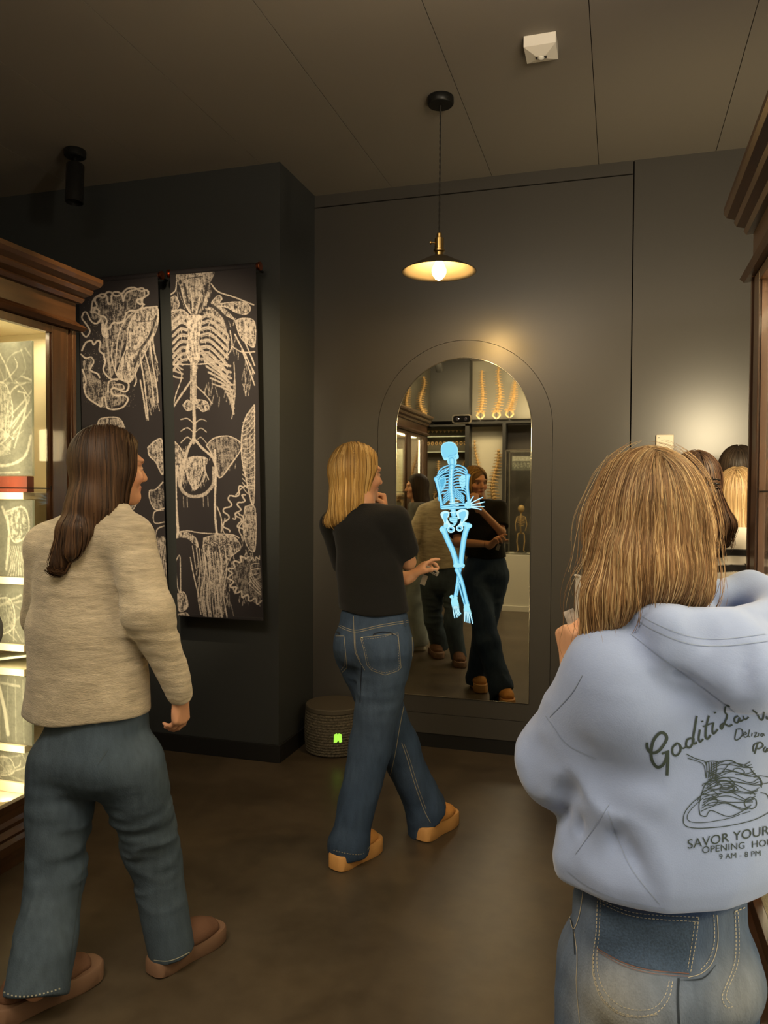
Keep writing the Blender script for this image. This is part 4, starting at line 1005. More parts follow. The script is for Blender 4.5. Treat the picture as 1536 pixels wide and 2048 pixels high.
for x, z0, z1, ln, bw, sc, lb in ((-1.82, 1.50, 2.2, -.03, .5, .8, 'slim golden spine hanging left on the light grey panel'), (-1.60, 1.36, 2.07, .02, -.5, 1.25, 'large golden spine with ribs on the light grey panel'),
                                 (-2.40, 1.45, 1.93, .04, .5, .8, 'faint small spine in the left dark case below the rows'), (-2.10, 1.62, 1.93, .10, .3, .9, 'slanting golden spine in the dark case below the rows')):
    o = spine(x, YD-.0, z0, z1, ln, bw, 17, lb, sc); MB().tube([(x+ln*.5, YD, (z0+z1)/2), (x+ln*.5, YD-.08, (z0+z1)/2)], .004, 6).build('wall_pin', dark, o)
def vertebra(x, z, kind, label, group):
    b = MB()
    if kind == 0:
        b.tube([(x-.024, YD, z+.006), (x-.008, YD, z-.004), (x+.008, YD, z-.004), (x+.024, YD, z+.006)], .004, 6, rads=[.003, .006, .006, .003]).tube([(x, YD, z-.004), (x, YD, z-.028)], .004, 6).lathe((x, YD-.005, z+.002), [(.008, 0), (.008, .01)], 10, (0, 1, 0))
    else:
        b.tube([(x+.017*math.cos(a*math.pi/5), YD, z+.017*math.sin(a*math.pi/5)*(1 if math.sin(a*math.pi/5) > 0 else 1.3)) for a in range(11)], .0055, 6).tube([(x, YD, z-.02), (x, YD, z-.034)], .004, 6)
    b.tube([(x, YD, z-.002), (x, YD-.08, z-.002)], .002, 5)
    o = b.build('vertebra_bone', bonem, None, smooth=True, origin=(x, YD, z)); tag(o, label, 'bone', group)
    return o
def vrow(z, kind, nm, dsc):
    p = vertebra(-2.52, z, kind, dsc, nm)
    for i in range(1, 10):
        c = p.copy(); COL.objects.link(c); c.location.x = -2.52+i*.057
vrow(2.35, 0, 'vertebrae in the upper row of the dark case', 'small golden vertebra pinned in the upper row of the dark case')
vrow(2.18, 1, 'vertebrae in the lower row of the dark case', 'small ring-shaped golden vertebra in the lower row of the dark case')
# glass case on a white pedestal, picture frame
t = tag(MB().box((-1.41, YD+.13, 0), (-.78, YD+.57, .07), .004).box((-1.39, YD+.15, .07), (-.8, YD+.55, .72), .006).build('pedestal', pale, None, origin=(-1.1, YD+.2, 0)), 'white pedestal below the glass case, seen at the right of the mirror', 'pedestal')
o = empty('glass_case', (-1.1, YD+.15+.2, .72), 'glass case with metal frame on the white pedestal', 'display case')
b = MB()
for xx in (-1.385, -.815):
    for yy in (YD+.15+.005, YD+.15+.385): b.box((xx, yy, .72), (xx+.012, yy+.012, 2.05))
for zz in (.722, 2.04): b.box((-1.385, YD+.15+.005, zz), (-.803, YD+.15+.017, zz+.012)).box((-1.385, YD+.15+.385, zz), (-.803, YD+.15+.397, zz+.012)).box((-1.385, YD+.15+.005, zz), (-1.373, YD+.15+.397, zz+.012)).box((-.815, YD+.15+.005, zz), (-.803, YD+.15+.397, zz+.012))
b.build('case_frame', mat('pewter', (.35, .33, .27), .35, metal=.8), o)
MB().box((-1.37, YD+.15+.39, .735), (-.816, YD+.15+.393, 2.038)).build('front_pane', glass, o)
def d_skull(c, W, H):
    c.fill([(5, 5), (145, 5), (145, H*.35), (5, H*.35)], .75, .3, curve=False)
    for i in range(5): c.fill([(15+i*26, H*.5), (30+i*26, H*.45), (36+i*26, H*.7), (22+i*26, H*.85), (12+i*26, H*.7)], .6, 1.)
slide('framed_picture', 'small dark picture hung at the top of the pedestal glass case', 'picture', -1.35, -1.09, 1.80, 1.99, YD+.15+.03, d_skull, group='')
for o_ in bpy.data.objects:
    if o_.name.startswith('framed_picture') and 'group' in o_: del o_['group']
for o_ in [x for x in bpy.data.objects if x.name.startswith('framed_picture')]:
    o_.rotation_euler = (0, 0, math.pi)
# small hanging skeleton in the glass case
o = empty('small_skeleton', (-1.2, YD+.15+.2, .735), 'small yellowed skeleton standing inside the pedestal glass case', 'skeleton specimen')
b = MB(); x = -1.2; y = YD+.15+.2
b.lathe((x, y, 1.30), [(.01, -.05), (.035, -.03), (.045, .0), (.035, .035), (.008, .05)], 16).tube([(x, y, 1.25), (x-.01, y+.02, 1.1), (x, y, .98)], .01, 8)
for i in range(7):
    b.tube([(x+.05*math.cos(a*math.pi/8)*(1 if i < 5 else .8), y+.035*math.sin(a*math.pi/8), 1.21-i*.02-.012*abs(math.cos(a*math.pi/8))) for a in range(17)], .0035, 5)
for s_ in (-1, 1): b.tube([(x+s_*.02, y, .99), (x+s_*.04, y, .98), (x+s_*.05, y+.02, .88), (x+s_*.035, y, .77), (x+s_*.05, y+.03, .745)], .008, 7).tube([(x+s_*.05, y, 1.2), (x+s_*.075, y, 1.1), (x+s_*.06, y+.05, 1.02)], .006, 6)
b.build('bones', bonem, o, smooth=True)
MB().box((x-.08, y-.06, .735), (x+.08, y+.06, .75), .003).build('stand', dark, o)
# lamps washing the case wall
for xx, ax, pw in ((-2.2, -2.25, 30), (-1.3, -1.45, 42)):
    spotlight('ceiling_spotlight', xx, -.75, (ax, YD, 2.1), 'black ceiling spotlight behind the viewer aimed at the %s part of the case wall' % ('left' if ax < -2 else 'right'), pw*.42, spot=95, col=(1, .78, .45))

# ------------------------------------------------------------------ figures
def unit(v): v = Vector(v); return v.normalized()
def dirang(deg, z=0.):
    """horizontal direction, degrees clockwise from +Y"""
    a = math.radians(deg); return Vector((math.sin(a), math.cos(a), z)).normalized()
def head_frame(yaw, pitch=0., roll=0.):
    f = dirang(yaw); r = Vector((f.y, -f.x, 0)); u = Vector((0, 0, 1))
    f, u = f*math.cos(math.radians(pitch))+u*math.sin(math.radians(pitch)), u*math.cos(math.radians(pitch))-f*math.sin(math.radians(pitch))
    r, u = r*math.cos(math.radians(roll))+u*math.sin(math.radians(roll)), u*math.cos(math.radians(roll))-r*math.sin(math.radians(roll))
    return r, f, u
def head_prims(c, fr, s=1.):
    r, f, u = fr; c = Vector(c)
    P = lambda x, y, z: c+r*(x*s)+f*(y*s)+u*(z*s)
    A = [Ell(P(0, -.012, .018), (.073*s, .092*s, .086*s), (r, f, u), .01), Ell(P(0, .030, -.035), (.060*s, .060*s, .082*s), (r, f, u), .02),
         Prim(P(-.036, .0, -.055), P(0, .070, -.092), .030*s, .022*s, k=.02), Prim(P(.036, .0, -.055), P(0, .070, -.092), .030*s, .022*s, k=.02),
         Ell(P(0, .074, -.098), (.018*s, .016*s, .014*s), (r, f, u), .015),
         Prim(P(0, .086, .002), P(0, .107, -.034), .0075*s, .011*s, k=.012), Ell(P(0, .098, -.038), (.016*s, .011*s, .008*s), (r, f, u), .006),
         Ell(P(0, .084, -.062), (.024*s, .013*s, .007*s), (r, f, u), .006), Ell(P(0, .084, -.0705), (.021*s, .012*s, .007*s), (r, f, u), .005),
         Ell(P(0, .078, .018), (.05*s, .016*s, .012*s), (r, f, u), .018)]
    for q in (-1, 1):
        A += [Ell(P(q*.040, .062, -.034), (.024*s, .024*s, .022*s), (r, f, u), .016), Ell(P(q*.0315, .097, -.006), (.017*s, .012*s, .011*s), (r, f, u), .010, True),
              Ell(P(q*.0315, .0765, -.006), (.0125*s, .0115*s, .010*s), (r, f, u), .003),
              Ell(P(q*.074, -.008, -.018), (.008*s, .019*s, .030*s), (r, f, u), .005)]
    return A
def head_color(V, c, fr, skin, s=1.):
    r, f, u = [np.array(list(x)) for x in fr]; q = (V-np.array(list(c)))/s; x, y, z = q@r, q@f, q@u
    C = np.tile(np.array(skin, float), (len(V), 1)); ax = np.abs(x)
    def blend(m, col):
        m = np.clip(m, 0, 1)[:, None]; C[:] = C*(1-m)+np.array(col)*m
    near = (np.abs(z) < .14) & (ax < .1)
    blend(np.exp(-((ax-.045)/.02)**2-((z+.04)/.02)**2)*(y > .04)*.35*near, (.62, .22, .15))
    blend((np.exp(-(x/.024)**4-((z+.066)/.0085)**4))*(y > .07)*near*.85, (.50, .14, .11))
    blend(np.exp(-((z+.0665)/.0015)**2-(x/.022)**4)*(y > .07)*near*.8, (.15, .04, .03))
    blend(np.exp(-((ax-.0315)/.0110)**4-((z+.006)/.0046)**4)*(y > .07)*near*.8, (.52, .45, .40))
    blend(np.exp(-((ax-.0315)/.0055)**4-((z+.006)/.006)**4)*(y > .07)*near, (.06, .04, .03))
    blend(np.exp(-((ax-.0315)/.015)**4-((z-.0015)/.0022)**4)*(y > .06)*near*.9, (.04, .02, .015))
    blend(np.exp(-((ax-.034)/.018)**4-((z-.017-.1*(.034-ax)*(ax > .034))/.0035)**4)*(y > .055)*near*.8, (.16, .085, .04))
    return C
def hand_prims(wrist, d, palm, side, s=1., curl=(35, 45, 30), spread=6, thumb=(.75, .65, .35), tcurl=20, per=None, fmul=1.):
    """d: wrist->knuckles, palm: direction the palm faces, side: towards the thumb"""
    w_ = Vector(wrist); d = unit(d); palm = unit(palm); palm = (palm-d*palm.dot(d)).normalized(); side = unit(side); side = (side-d*side.dot(d)-palm*side.dot(palm)).normalized()
    A = [Prim(w_-d*.03*s, w_+d*.02*s, .021*s, .022*s, side, 1.25, k=.015)]
    offs = (.0285, .0095, -.0095, -.027); pl = (.086, .090, .085, .077); fl_ = (.068, .076, .070, .056); fr_ = (.0088, .0090, .0085, .0075)
    A.append(Ell(w_+d*.05*s+palm*.004*s, (.040*s, .048*s, .0135*s), (side, d, palm), .012))
    tips = []
    for i in range(4):
        k = w_+d*pl[i]*s+side*offs[i]*s
        A.append(Prim(w_+d*.015*s+side*offs[i]*.55*s, k, .0125*s, .0105*s, k=.010))
        cu = per[i] if per else curl; a = math.radians(spread)*(1.5-i)/1.5
        fd = (d*math.cos(a)+side*math.sin(a)); pn = palm; p = k
        for j, fr in enumerate((.46, .30, .24)):
            c_ = math.radians(cu[j]); fd, pn = fd*math.cos(c_)+pn*math.sin(c_), pn*math.cos(c_)-fd*math.sin(c_)
            q = p+fd*fl_[i]*fr*s*fmul; r0 = fr_[i]*s*(1-.08*j); A.append(Prim(p, q, r0, r0*.9, k=.0035)); p = q
        tips.append((p, fd))
    tb = w_+d*.022*s+side*.022*s+palm*.004*s; td = unit(side*thumb[0]+d*thumb[1]+palm*thumb[2]); p = tb
    for j, L_ in enumerate((.042, .032, .026)):
        q = p+td*L_*s; A.append(Prim(p, q, (.0135, .0105, .0098)[j]*s, (.011, .0098, .0075)[j]*s, k=.007)); p = q
        c_ = math.radians(tcurl); td = unit(td*math.cos(c_)+unit(palm-td*palm.dot(td)-side*.4)*math.sin(c_))
    return A, tips
def limb(pts, rads, k=.02, u=None, w=1.):
    return [Prim(a, b, ra, rb, u, w, k) for a, b, ra, rb in zip(pts[:-1], pts[1:], rads[:-1], rads[1:])]

skin_m = mat('skin', vcol='Col', rough=.48, spec=.4, sss=.12)
def build_body(name, prims, h, colfn, label, origin, mods=()):
    V, F = polygonise(prims, h, mods)
    o = obj_from(name, V, F, skin_m, None, True, origin=origin, cols=colfn(V))
    return tag(o, label, 'person')
def relax(V, F, it=2):
    n = len(V); e = np.concatenate([F[:, [0, 1]], F[:, [1, 2]], F[:, [2, 3]], F[:, [3, 0]]]); e = np.concatenate([e, e[:, ::-1]])
    c = np.bincount(e[:, 0], minlength=n)[:, None]+1e-9
    for _ in range(it):
        S_ = np.stack([np.bincount(e[:, 0], V[e[:, 1], i], minlength=n) for i in range(3)], -1); V = V*.4+S_/c*.6
    return V
def garment(name, prims, h, material, parent, mods=(), cols=None, it=2, label=None):
    V, F = polygonise(prims, h, mods); V = relax(V, F, it)
    o = obj_from(name, V, F, material, parent, True, cols=None if cols is None else cols(V))
    if label: o['label'] = label
    return o

def hair_strands(name, prims, root_pts, flow, zend, n, material, parent, pal, width=.004, thick=.0012, step=.012, steps=44, seed=1, lift=(.001, .010), wave=0., mods=(), hang=None, rootdark=.55, endsplit=.3, label=None, fuzz=0., gravity=1.):
    """strands that run over the hair volume: start at root points, flow along the surface, end at zend"""
    R = np.random.RandomState(seed); P = np.array([list(p) for p in root_pts], np.float32); k = len(P)
    idx = R.randint(0, k, n); p = P[idx]+R.normal(0, .004, (n, 3)).astype(np.float32)
    off = R.uniform(lift[0], lift[1], n).astype(np.float32); ze = zend(p, R)
    d0 = flow(p).astype(np.float32)+R.normal(0, .10, (n, 3)).astype(np.float32); path = []; nrm = []; alive = np.ones(n, bool); prev = d0
    ph = R.uniform(0, 6.28, n); length = np.zeros(n, int)
    def grad(q):
        e = .004; f0 = field(prims, q, mods)
        g = np.stack([field(prims, q+np.array([e if i == j else 0 for j in range(3)], np.float32), mods)-f0 for i in range(3)], -1)/e
        return f0, g/(np.linalg.norm(g, axis=-1, keepdims=True)+1e-6)
    for s_ in range(steps):
        f0, g = grad(p); 
        corr = np.clip(f0-off, -.02, .02)[:, None]
        if s_ < 3: p = p-g*corr
        else: p = p-g*corr*.6
        path.append(p.copy()); nrm.append(g.copy()); 
        fl = flow(p) if s_ < 5 else np.zeros_like(p)
        v = prev*1.2+np.array([0, 0, -1.], np.float32)*min(.2+.10*s_, 1.4)*gravity + fl*.8
        v = v-g*(v*g).sum(-1, keepdims=True)*1.0
        v = v/(np.linalg.norm(v, axis=-1, keepdims=True)+1e-6); prev = v
        if wave: v = v+np.cross(g, v)*(np.sin(ph+s_*.55)*wave)[:, None]
        stop = p[:, 2] < ze; alive &= ~stop
        length += alive
        p = np.where(alive[:, None], p+v*step, p)
    path = np.stack(path, 1); nrm = np.stack(nrm, 1); T = path.shape[1]
    if fuzz: path = path+nrm*(np.linspace(0, 1, T)**1.5*1.)[None, :, None]*np.abs(R.normal(0, fuzz, (n, 1, 1)))
    V = []; F = []; C = []; pal = np.array(pal)
    for i in range(n):
        m = min(T, max(3, length[i]+1)); q = path[i, :m]; g = nrm[i, :m]
        t = np.gradient(q, axis=0); t /= np.linalg.norm(t, axis=-1, keepdims=True)+1e-6
        sd = np.cross(t, g); sd /= np.linalg.norm(sd, axis=-1, keepdims=True)+1e-6
        x = np.linspace(0, 1, m); tw = width*R.uniform(.5, 1.3)*np.minimum(1, .35+x*4)*np.where(x > .75, 1-(x-.75)*3.4, 1)
        a = q+sd*tw[:, None]; b = q+g*thick; c = q-sd*tw[:, None]
        base = len(V)*1; k0 = sum(len(z) for z in V) if False else None
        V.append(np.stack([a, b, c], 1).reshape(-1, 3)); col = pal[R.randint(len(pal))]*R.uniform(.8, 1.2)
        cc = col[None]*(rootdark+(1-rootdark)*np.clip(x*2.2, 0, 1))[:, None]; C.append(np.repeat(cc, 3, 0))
        F.append(m)
    faces = []; k = 0
    for m in F:
        i = np.arange(m-1)*3+k
        faces.append(np.stack([i, i+1, i+4, i+3], -1)); faces.append(np.stack([i+1, i+2, i+5, i+4], -1)); k += 3*m
    o = obj_from(name, np.concatenate(V), np.concatenate(faces), material, parent, True, cols=np.concatenate(C))
    if label: o['label'] = label
    return o
hair_m = mat('hair', vcol='Col', rough=.5, spec=.3)

def scalp(c, fr, s=1., part=0., low=-.02, sx=.084, sy=.104, sz=.097):
    """hair roots along a parting from the forehead over the crown and down the back of the head, and their first direction"""
    r, f, u = fr; c = Vector(c); pts = []
    for i in range(40):
        a = math.radians(52-i*4.1)       # angle in the forward-up plane
        a = math.radians(38+i*3.9)
        y = math.cos(a)*sy-.016; z = math.sin(a)*sz+.020
        if z < low: break
        for k in ((0, 1, 2, 3, 4) if i < 12 else (-4, -3, -2, -1, 0, 1, 2, 3, 4, 5, 6, 7, 8)):
            x = part*max(0, 1-i/30)+((k-2)*(.006+.0012*i) if i < 12 else (k-2)*.0085); pts.append(c+r*(x*s)+f*(y*s)+u*(z*s))
    rr = np.array(list(r), np.float32); ff = np.array(list(f), np.float32); uu = np.array(list(u), np.float32); cc = np.array(list(c), np.float32)
    def flow(P):
        q = (P-cc)/s; x = q@rr-part*np.clip((q@ff+.08)/.16, 0, 1); y = q@ff; back = np.clip((-.02-y)/.09, 0, 1)[:, None]
        return (np.sign(x+.0005)[:, None]*rr*.95-ff*.25)*(1-back)+(np.clip(x*14, -1, 1)[:, None]*rr*.5-uu*1.0-ff*.15)*back
    return pts, flow

def clog(parent, name, heel, toe, width, sh, colm, solem, label=None, lift=0.):
    """platform clog: upper with a slab sole"""
    h = Vector(heel); t = Vector(toe); L_ = (t-h).length; d = (t-h).normalized(); r = Vector((d.y, -d.x, 0)).normalized(); z = Vector((0, 0, 1)); o0 = h
    up = r.cross(d).normalized()
    P = lambda x, y, zz: o0+d*(y*L_)+r*(x*width)+up*zz
    out = [(0, 0), (.30, .02), (.43, .12), (.42, .30), (.42, .45), (.49, .65), (.50, .78), (.42, .91), (.22, .985), (0, 1.0), (-.22, .985), (-.42, .91), (-.50, .78), (-.48, .65), (-.42, .45), (-.42, .30), (-.43, .12), (-.30, .02)]
    out = [(a[0], a[1]) for a in spl2(out+[out[0]], 3)][:-1]; n = len(out)
    rows = [(.93, .0), (1.0, .006), (1.0, sh-.006), (.965, sh)]; V = []; F = []
    for s_, zz in rows:
        for x, y in out: V.append(P(x*s_, .5+(y-.5)*s_, zz))
    for i in range(len(rows)-1):
        for j in range(n): F.append([i*n+j, i*n+(j+1)%n, (i+1)*n+(j+1)%n, (i+1)*n+j])
    F += [list(range(n))[::-1], list(range(3*n, 4*n))]
    prims = [Prim(P(0, .62, sh+.012), P(0, .80, sh+.006), .034, .028, r, 1.45, .02), Prim(P(0, .45, sh+.026), P(0, .66, sh+.014), .040, .036, r, 1.2, .02), Prim(P(0, .20, sh+.006), P(0, .5, sh+.010), .024, .03, r, 1.5, .02), Prim(P(0, .17, sh+.006), P(0, .19, sh+.030), .034, .03, k=.02)]
    Vv, Ff = polygonise(prims, .005, [cut(P(0, 0, sh-.003), -up)])
    u = obj_from(name, Vv, Ff, colm, parent, True)
    if label: u['label'] = label
    m = MB().add(V, F); m.build('sole', solem, u, smooth=True, sharp=45)
    return u

denim_bump = (420, .5, (1, 1, .45))
def jeans_mat(name, rough=.8): return mat(name, vcol='Col', rough=rough, spec=.15, noise=(55, .16, (1, 1, .25)), bump=(300, .35, (1, 1, .5)))
tan = mat('tan_suede', (.58, .27, .075), .8, spec=.15, bump=(300, .3)); tan_s = mat('tan_sole', (.60, .31, .10), .6, bump=(200, .1))
seam_y = mat('seam_thread', (.30, .27, .19), .8); seam_d = mat('seam_dark', (.012, .018, .032), .9); rivet = mat('rivet', (.75, .7, .6), .3, metal=1.)
SKIN = (.62, .33, .20)

# =================================================================== woman in black t-shirt before the mirror
def woman_middle():
    yaw = 12; F_d = dirang(yaw); R_d = Vector((F_d.y, -F_d.x, 0))
    hc = at(716, 944, 3.06); hf = head_frame(44, -4, 0)
    neck = at(720, 1004, 3.04); 
    shR = at(790, 1042, 3.0); shL = at(668, 1050, 3.10)
    pel = at(748, 1262, 3.03)
    hipR = at(776, 1300, 3.00); hipL = at(716, 1300, 3.07)
    knR = at(742, 1490, 3.03); anR = at(697, 1700, 2.95)
    knL = at(795, 1490, 3.22); anL = at(852, 1640, 3.30)
    elR = at(816, 1124, 3.10); wrR = at(770, 1030, 3.27)
    elL = at(700, 1150, 3.24); wrL = at(822, 1153, 3.30)
    A = head_prims(hc, hf, 1.0)
    A += [Prim(hc-hf[2]*.05-hf[1]*.02, neck, .050, .055, k=.02), Prim(neck, neck-Vector((0, 0, .06)), .055, .07, k=.03)]
    A += [Prim(neck-Vector((0, 0, .12)), pel+Vector((0, 0, .12)), .075, .07, R_d, 1.5), Prim(pel+Vector((0, 0, .12)), pel-Vector((0, 0, .06)), .075, .08, R_d, 1.5)]
    A += limb([shR, elR, wrR], [.038, .030, .022]); A += limb([shL, elL, wrL], [.040, .034, .022])
    A += limb([hipR, knR, anR], [.065, .05, .035]); A += limb([hipL, knL, anL], [.065, .05, .035])
    # right hand at the chin (fist), left hand holding a small grey device
    hR, _ = hand_prims(wrR, unit(at(757, 985, 3.30)-wrR)+Vector((0, 0, .6)), (-.5, -.3, .2), (-.3, -.8, .2), .95, (70, 80, 50), 2, (.4, .8, .5), 25)
    dL = unit(at(848, 1128, 3.34)-wrL); hL, tips = hand_prims(wrL, dL, (-.1, -.25, -1), (0.2, -1, 0.1), .95, spread=4, thumb=(.5, 1.0, .45), tcurl=8,
                                                         per=[(12, 18, 12), (32, 42, 25), (45, 50, 30), (50, 55, 30)])
    A += hR+hL
    body = build_body('person', A, .0042, lambda V: head_color(V, hc, hf, SKIN), 'woman in black t-shirt and dark jeans with her back turned, before the mirror', (pel.x, pel.y, 0))
    # bracelet
    # jeans
    hem = .065
    J = [Prim(pel+Vector((0, 0, .05)), pel-Vector((0, 0, .03)), .098, .108, R_d, 1.50, .03), Prim(pel-F_d*.045+R_d*.062-Vector((0, 0, .06)), pel-F_d*.045-R_d*.062-Vector((0, 0, .06)), .085, .085, k=.04)]
    J += limb([hipR, knR+Vector((0, 0, .0)), anR+Vector((0, 0, .03)), anR-Vector((0, 0, .05))], [.100, .083, .074, .074], .03)
    J += limb([hipL, knL, anL+Vector((0, 0, .05)), anL-Vector((0, 0, .05))], [.100, .084, .078, .076], .03)
    knm = ball_mask(knL, .12); hmm = ball_mask(anR+Vector((0, 0, .06)), .14); hm2 = ball_mask(anL+Vector((0, 0, .06)), .16); gm = ball_mask(pel-Vector((0, 0, .22)), .14)
    axR = unit(anR-knR); axL = unit(anL-knL)
    def cutleg(P, D):
        P_ = P; a = np.array(list(anR)); b = np.array(list(anL)); near = ((P-a)**2).sum(-1) < ((P-b)**2).sum(-1)
        na = np.array([.05, .0, -1.]); nb = np.array([.55, .35, -.8]); nb /= np.linalg.norm(nb)
        eA = (P-(a-[0, 0, .02]))@na; eB = (P-(b-[0, 0, .015]))@nb
        return smax(D, np.where(near & (P[:, 2] < .3), eA, np.where(P[:, 2] < .35, eB, -1.)), .004)
    top = cut(pel+Vector((0, 0, .085)), (0, 0, 1))
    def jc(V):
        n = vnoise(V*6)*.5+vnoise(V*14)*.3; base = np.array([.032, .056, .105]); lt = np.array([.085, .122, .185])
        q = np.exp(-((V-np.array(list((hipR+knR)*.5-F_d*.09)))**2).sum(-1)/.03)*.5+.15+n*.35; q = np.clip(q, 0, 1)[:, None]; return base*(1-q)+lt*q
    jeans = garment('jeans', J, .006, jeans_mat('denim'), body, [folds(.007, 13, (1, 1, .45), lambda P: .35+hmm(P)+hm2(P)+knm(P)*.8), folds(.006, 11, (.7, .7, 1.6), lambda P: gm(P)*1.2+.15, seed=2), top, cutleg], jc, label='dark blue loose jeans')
    D = Drape(jeans)
    # stitches and pockets
    for pts in ([(667,1243),(690,1255),(715,1260),(760,1250),(820,1240)], [(668,1247),(690,1259),(715,1264),(760,1254),(820,1244)]): D.line(pts, 1.0)
    D.line([(707,1232),(708,1262),(710,1300),(718,1320),(730,1340)], 1.1); D.line([(710,1262),(712,1300),(720,1320)], .8)
    pk = [(721,1275),(760,1271),(796,1266),(799,1300),(802,1335),(795,1342),(770,1350),(744,1341),(734,1330),(728,1300)]
    pk2 = [(725,1279),(760,1275),(793,1270),(796,1300),(798,1332),(792,1338),(770,1345),(746,1337),(738,1328),(731,1300)]
    D.line(pk+[pk[0]], 1.0, curve=False); D.dashes(pk2+[pk2[0]], .8, 3, 2)
    D.line([(668,1272),(688,1272),(690,1290),(694,1335),(684,1345)], 1.0, curve=False); D.line([(688,1275),(691,1300),(690,1330),(682,1340)], .8, curve=False)
    D.line([(823,1260),(825,1300),(822,1340),(812,1390),(800,1450),(790,1510),(776,1570),(760,1630),(745,1680),(735,1700)], 1.3)
    D.line([(803,1485),(815,1520),(830,1570),(848,1620),(861,1645)], 1.2); D.line([(808,1488),(820,1520),(835,1570),(852,1618)], .8)
    D.dashes([(667,1700),(690,1706),(715,1709),(728,1706)], 1.6, 3, 2.5)
    D.build('stitching', seam_y)
    D.line([(747,1272),(749,1268),(765,1264),(782,1266),(786,1270)], 2.0, lift=2.5); D.line([(670,1262),(680,1268)], 4, lift=2); D.line([(724,1330),(722,1360),(720,1405)], 1.6); D.build('dark_seams', seam_d)
    c = D.hit(724.5, 1276, 1); MB().lathe(c, [(.0045, 0), (.004, .002), (.001, .003)], 12, tuple(-ray(724, 1276))).build('rivet', rivet, jeans, smooth=True)
    # loop and waistband
    D.fill([(806,1238),(811,1238),(812,1252),(808,1252)], 3, 3); D.build('belt_loop', mat('denim_plain', (.04, .06, .10), .8))
    # t-shirt
    T = [Prim(at(729, 1062, 3.03), at(736, 1140, 3.03), .104, .096, R_d, 1.28, .03), Prim(at(738, 1140, 3.03), at(747, 1222, 3.03), .098, .104, R_d, 1.44, .03),
         Prim(shR+Vector((0, 0, .006)), neck-Vector((0, 0, .05)), .050, .055, k=.04), Prim(shL+Vector((0, 0, .006)), neck-Vector((0, 0, .05)), .050, .055, k=.04), Prim(neck-Vector((0, 0, .012)), neck-Vector((0, 0, .09)), .058, .085, R_d, 1.3, .03)]
    T += [Prim(shR, shR+(elR-shR)*.80, .058, .060, k=.03, flat=True), Prim(shL, shL+(elL-shL)*.80, .058, .062, k=.03, flat=True)]
    hemt = cut(at(747, 1231, 2.93), (0, 0, -1), lambda P: .006*np.sin(P[..., 0]*22))
    nk = cut(neck+Vector((0, 0, -.004)), (0, 0, 1))
    shirt = garment('t_shirt', T, .0055, mat('black_cotton', (.011, .011, .011), .9, spec=.2, sheen=.1, bump=(350, .3)), body,
                    [folds(.008, 8, (1, 1, 1.1), lambda P: np.clip((1.12-P[..., 2])*3, .25, 1.2)), folds(.006, 9, (.6, .6, 2.2), lambda P: np.exp(-((P[..., 2]-.96)/.09)**2), seed=4), hemt, nk], label='black short sleeved t-shirt')
    clog(body, 'clog', at(664, 1745, 0) if False else (-1.062, 2.86, .0), (-.955, 3.115, .0), .105, .062, tan, tan_s, 'tan platform clog')
    clog(body, 'clog', (-.800, 3.215, .0), (-.705, 3.475, .0), .105, .062, tan, tan_s, 'tan platform clog')
    # bracelet on the left forearm, hair
    bp = wrL+(elL-wrL).normalized()*.05; MB().tube([bp+Vector((0, .027*math.cos(a*math.pi/8), .027*math.sin(a*math.pi/8))) for a in range(17)], .0012, 5).build('hair_tie_bracelet', black, body)
    # hair volume
    r, f, u = hf; H = lambda x, y, z: hc+r*x+f*y+u*z
    HP = [Ell(H(0, -.016, .020), (.084, .104, .097), (r, f, u), .01),
          Prim(at(700, 950, 3.03), at(697, 1000, 3.02), .078, .066, k=.03), Prim(at(697, 1000, 3.02), at(684, 1030, 3.01), .064, .042, k=.03), Prim(at(684, 1028, 3.00), at(664, 1042, 3.0), .040, .024, k=.03),
          Prim(at(716, 965, 3.07), at(722, 1012, 3.06), .062, .034, k=.03)]
    face_cut = Ell(H(.034, .108, -.05), (.084, .090, .124), (r, f, u), .014, True)
    HP2 = HP+[face_cut]
    zt = lambda P, R_: np.where(P[:, 0]*0 == 0, at(690, 1040, 3.0).z+R_.uniform(-.03, .03, len(P)), 0)
    shell = garment('hair', HP2, .0055, mat('hair_under_blonde', (.20, .105, .03), .6), body, it=1, label='shoulder length golden blonde hair')
    roots, flow = scalp(hc, hf)
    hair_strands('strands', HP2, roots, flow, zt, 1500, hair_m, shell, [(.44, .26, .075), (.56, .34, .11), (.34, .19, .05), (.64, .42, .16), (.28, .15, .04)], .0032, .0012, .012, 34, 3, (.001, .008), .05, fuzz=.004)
    # small grey device and its strap in the left hand
    g = at(863, 1141, 3.31)
    def obox(name, c, ex, ey, ez, m, parent=None, bev=.002):
        bm = bmesh.new(); bmesh.ops.create_cube(bm, size=1)
        for v in bm.verts: v.co = Vector(c)+ex*v.co.x+ey*v.co.y+ez*v.co.z
        bmesh.ops.bevel(bm, geom=bm.edges[:], offset=bev, segments=2, affect='EDGES'); bm.verts.index_update()
        o = obj_from(name, [v.co for v in bm.verts], [[v.index for v in q.verts] for q in bm.faces], m, parent, origin=None if parent else tuple(c)); bm.free(); return o
    ex = unit(at(880, 1149, 3.30)-at(846, 1130, 3.32)); ey = Vector((.25, .95, .1)); ey = (ey-ex*ey.dot(ex)).normalized(); ez = ex.cross(ey)
    dev = obox('handheld_device', g, ex*.070, ey*.012, ez*.022, mat('grey_plastic', (.36, .32, .27), .4)); tag(dev, 'small grey handheld device with black buttons in the hand of the woman in black', 'device')
    obox('screen', g+ex*.018-ey*.0062+ez*.004, ex*.020, ey*.001, ez*.007, mat('dark_plastic'), dev, .0003)
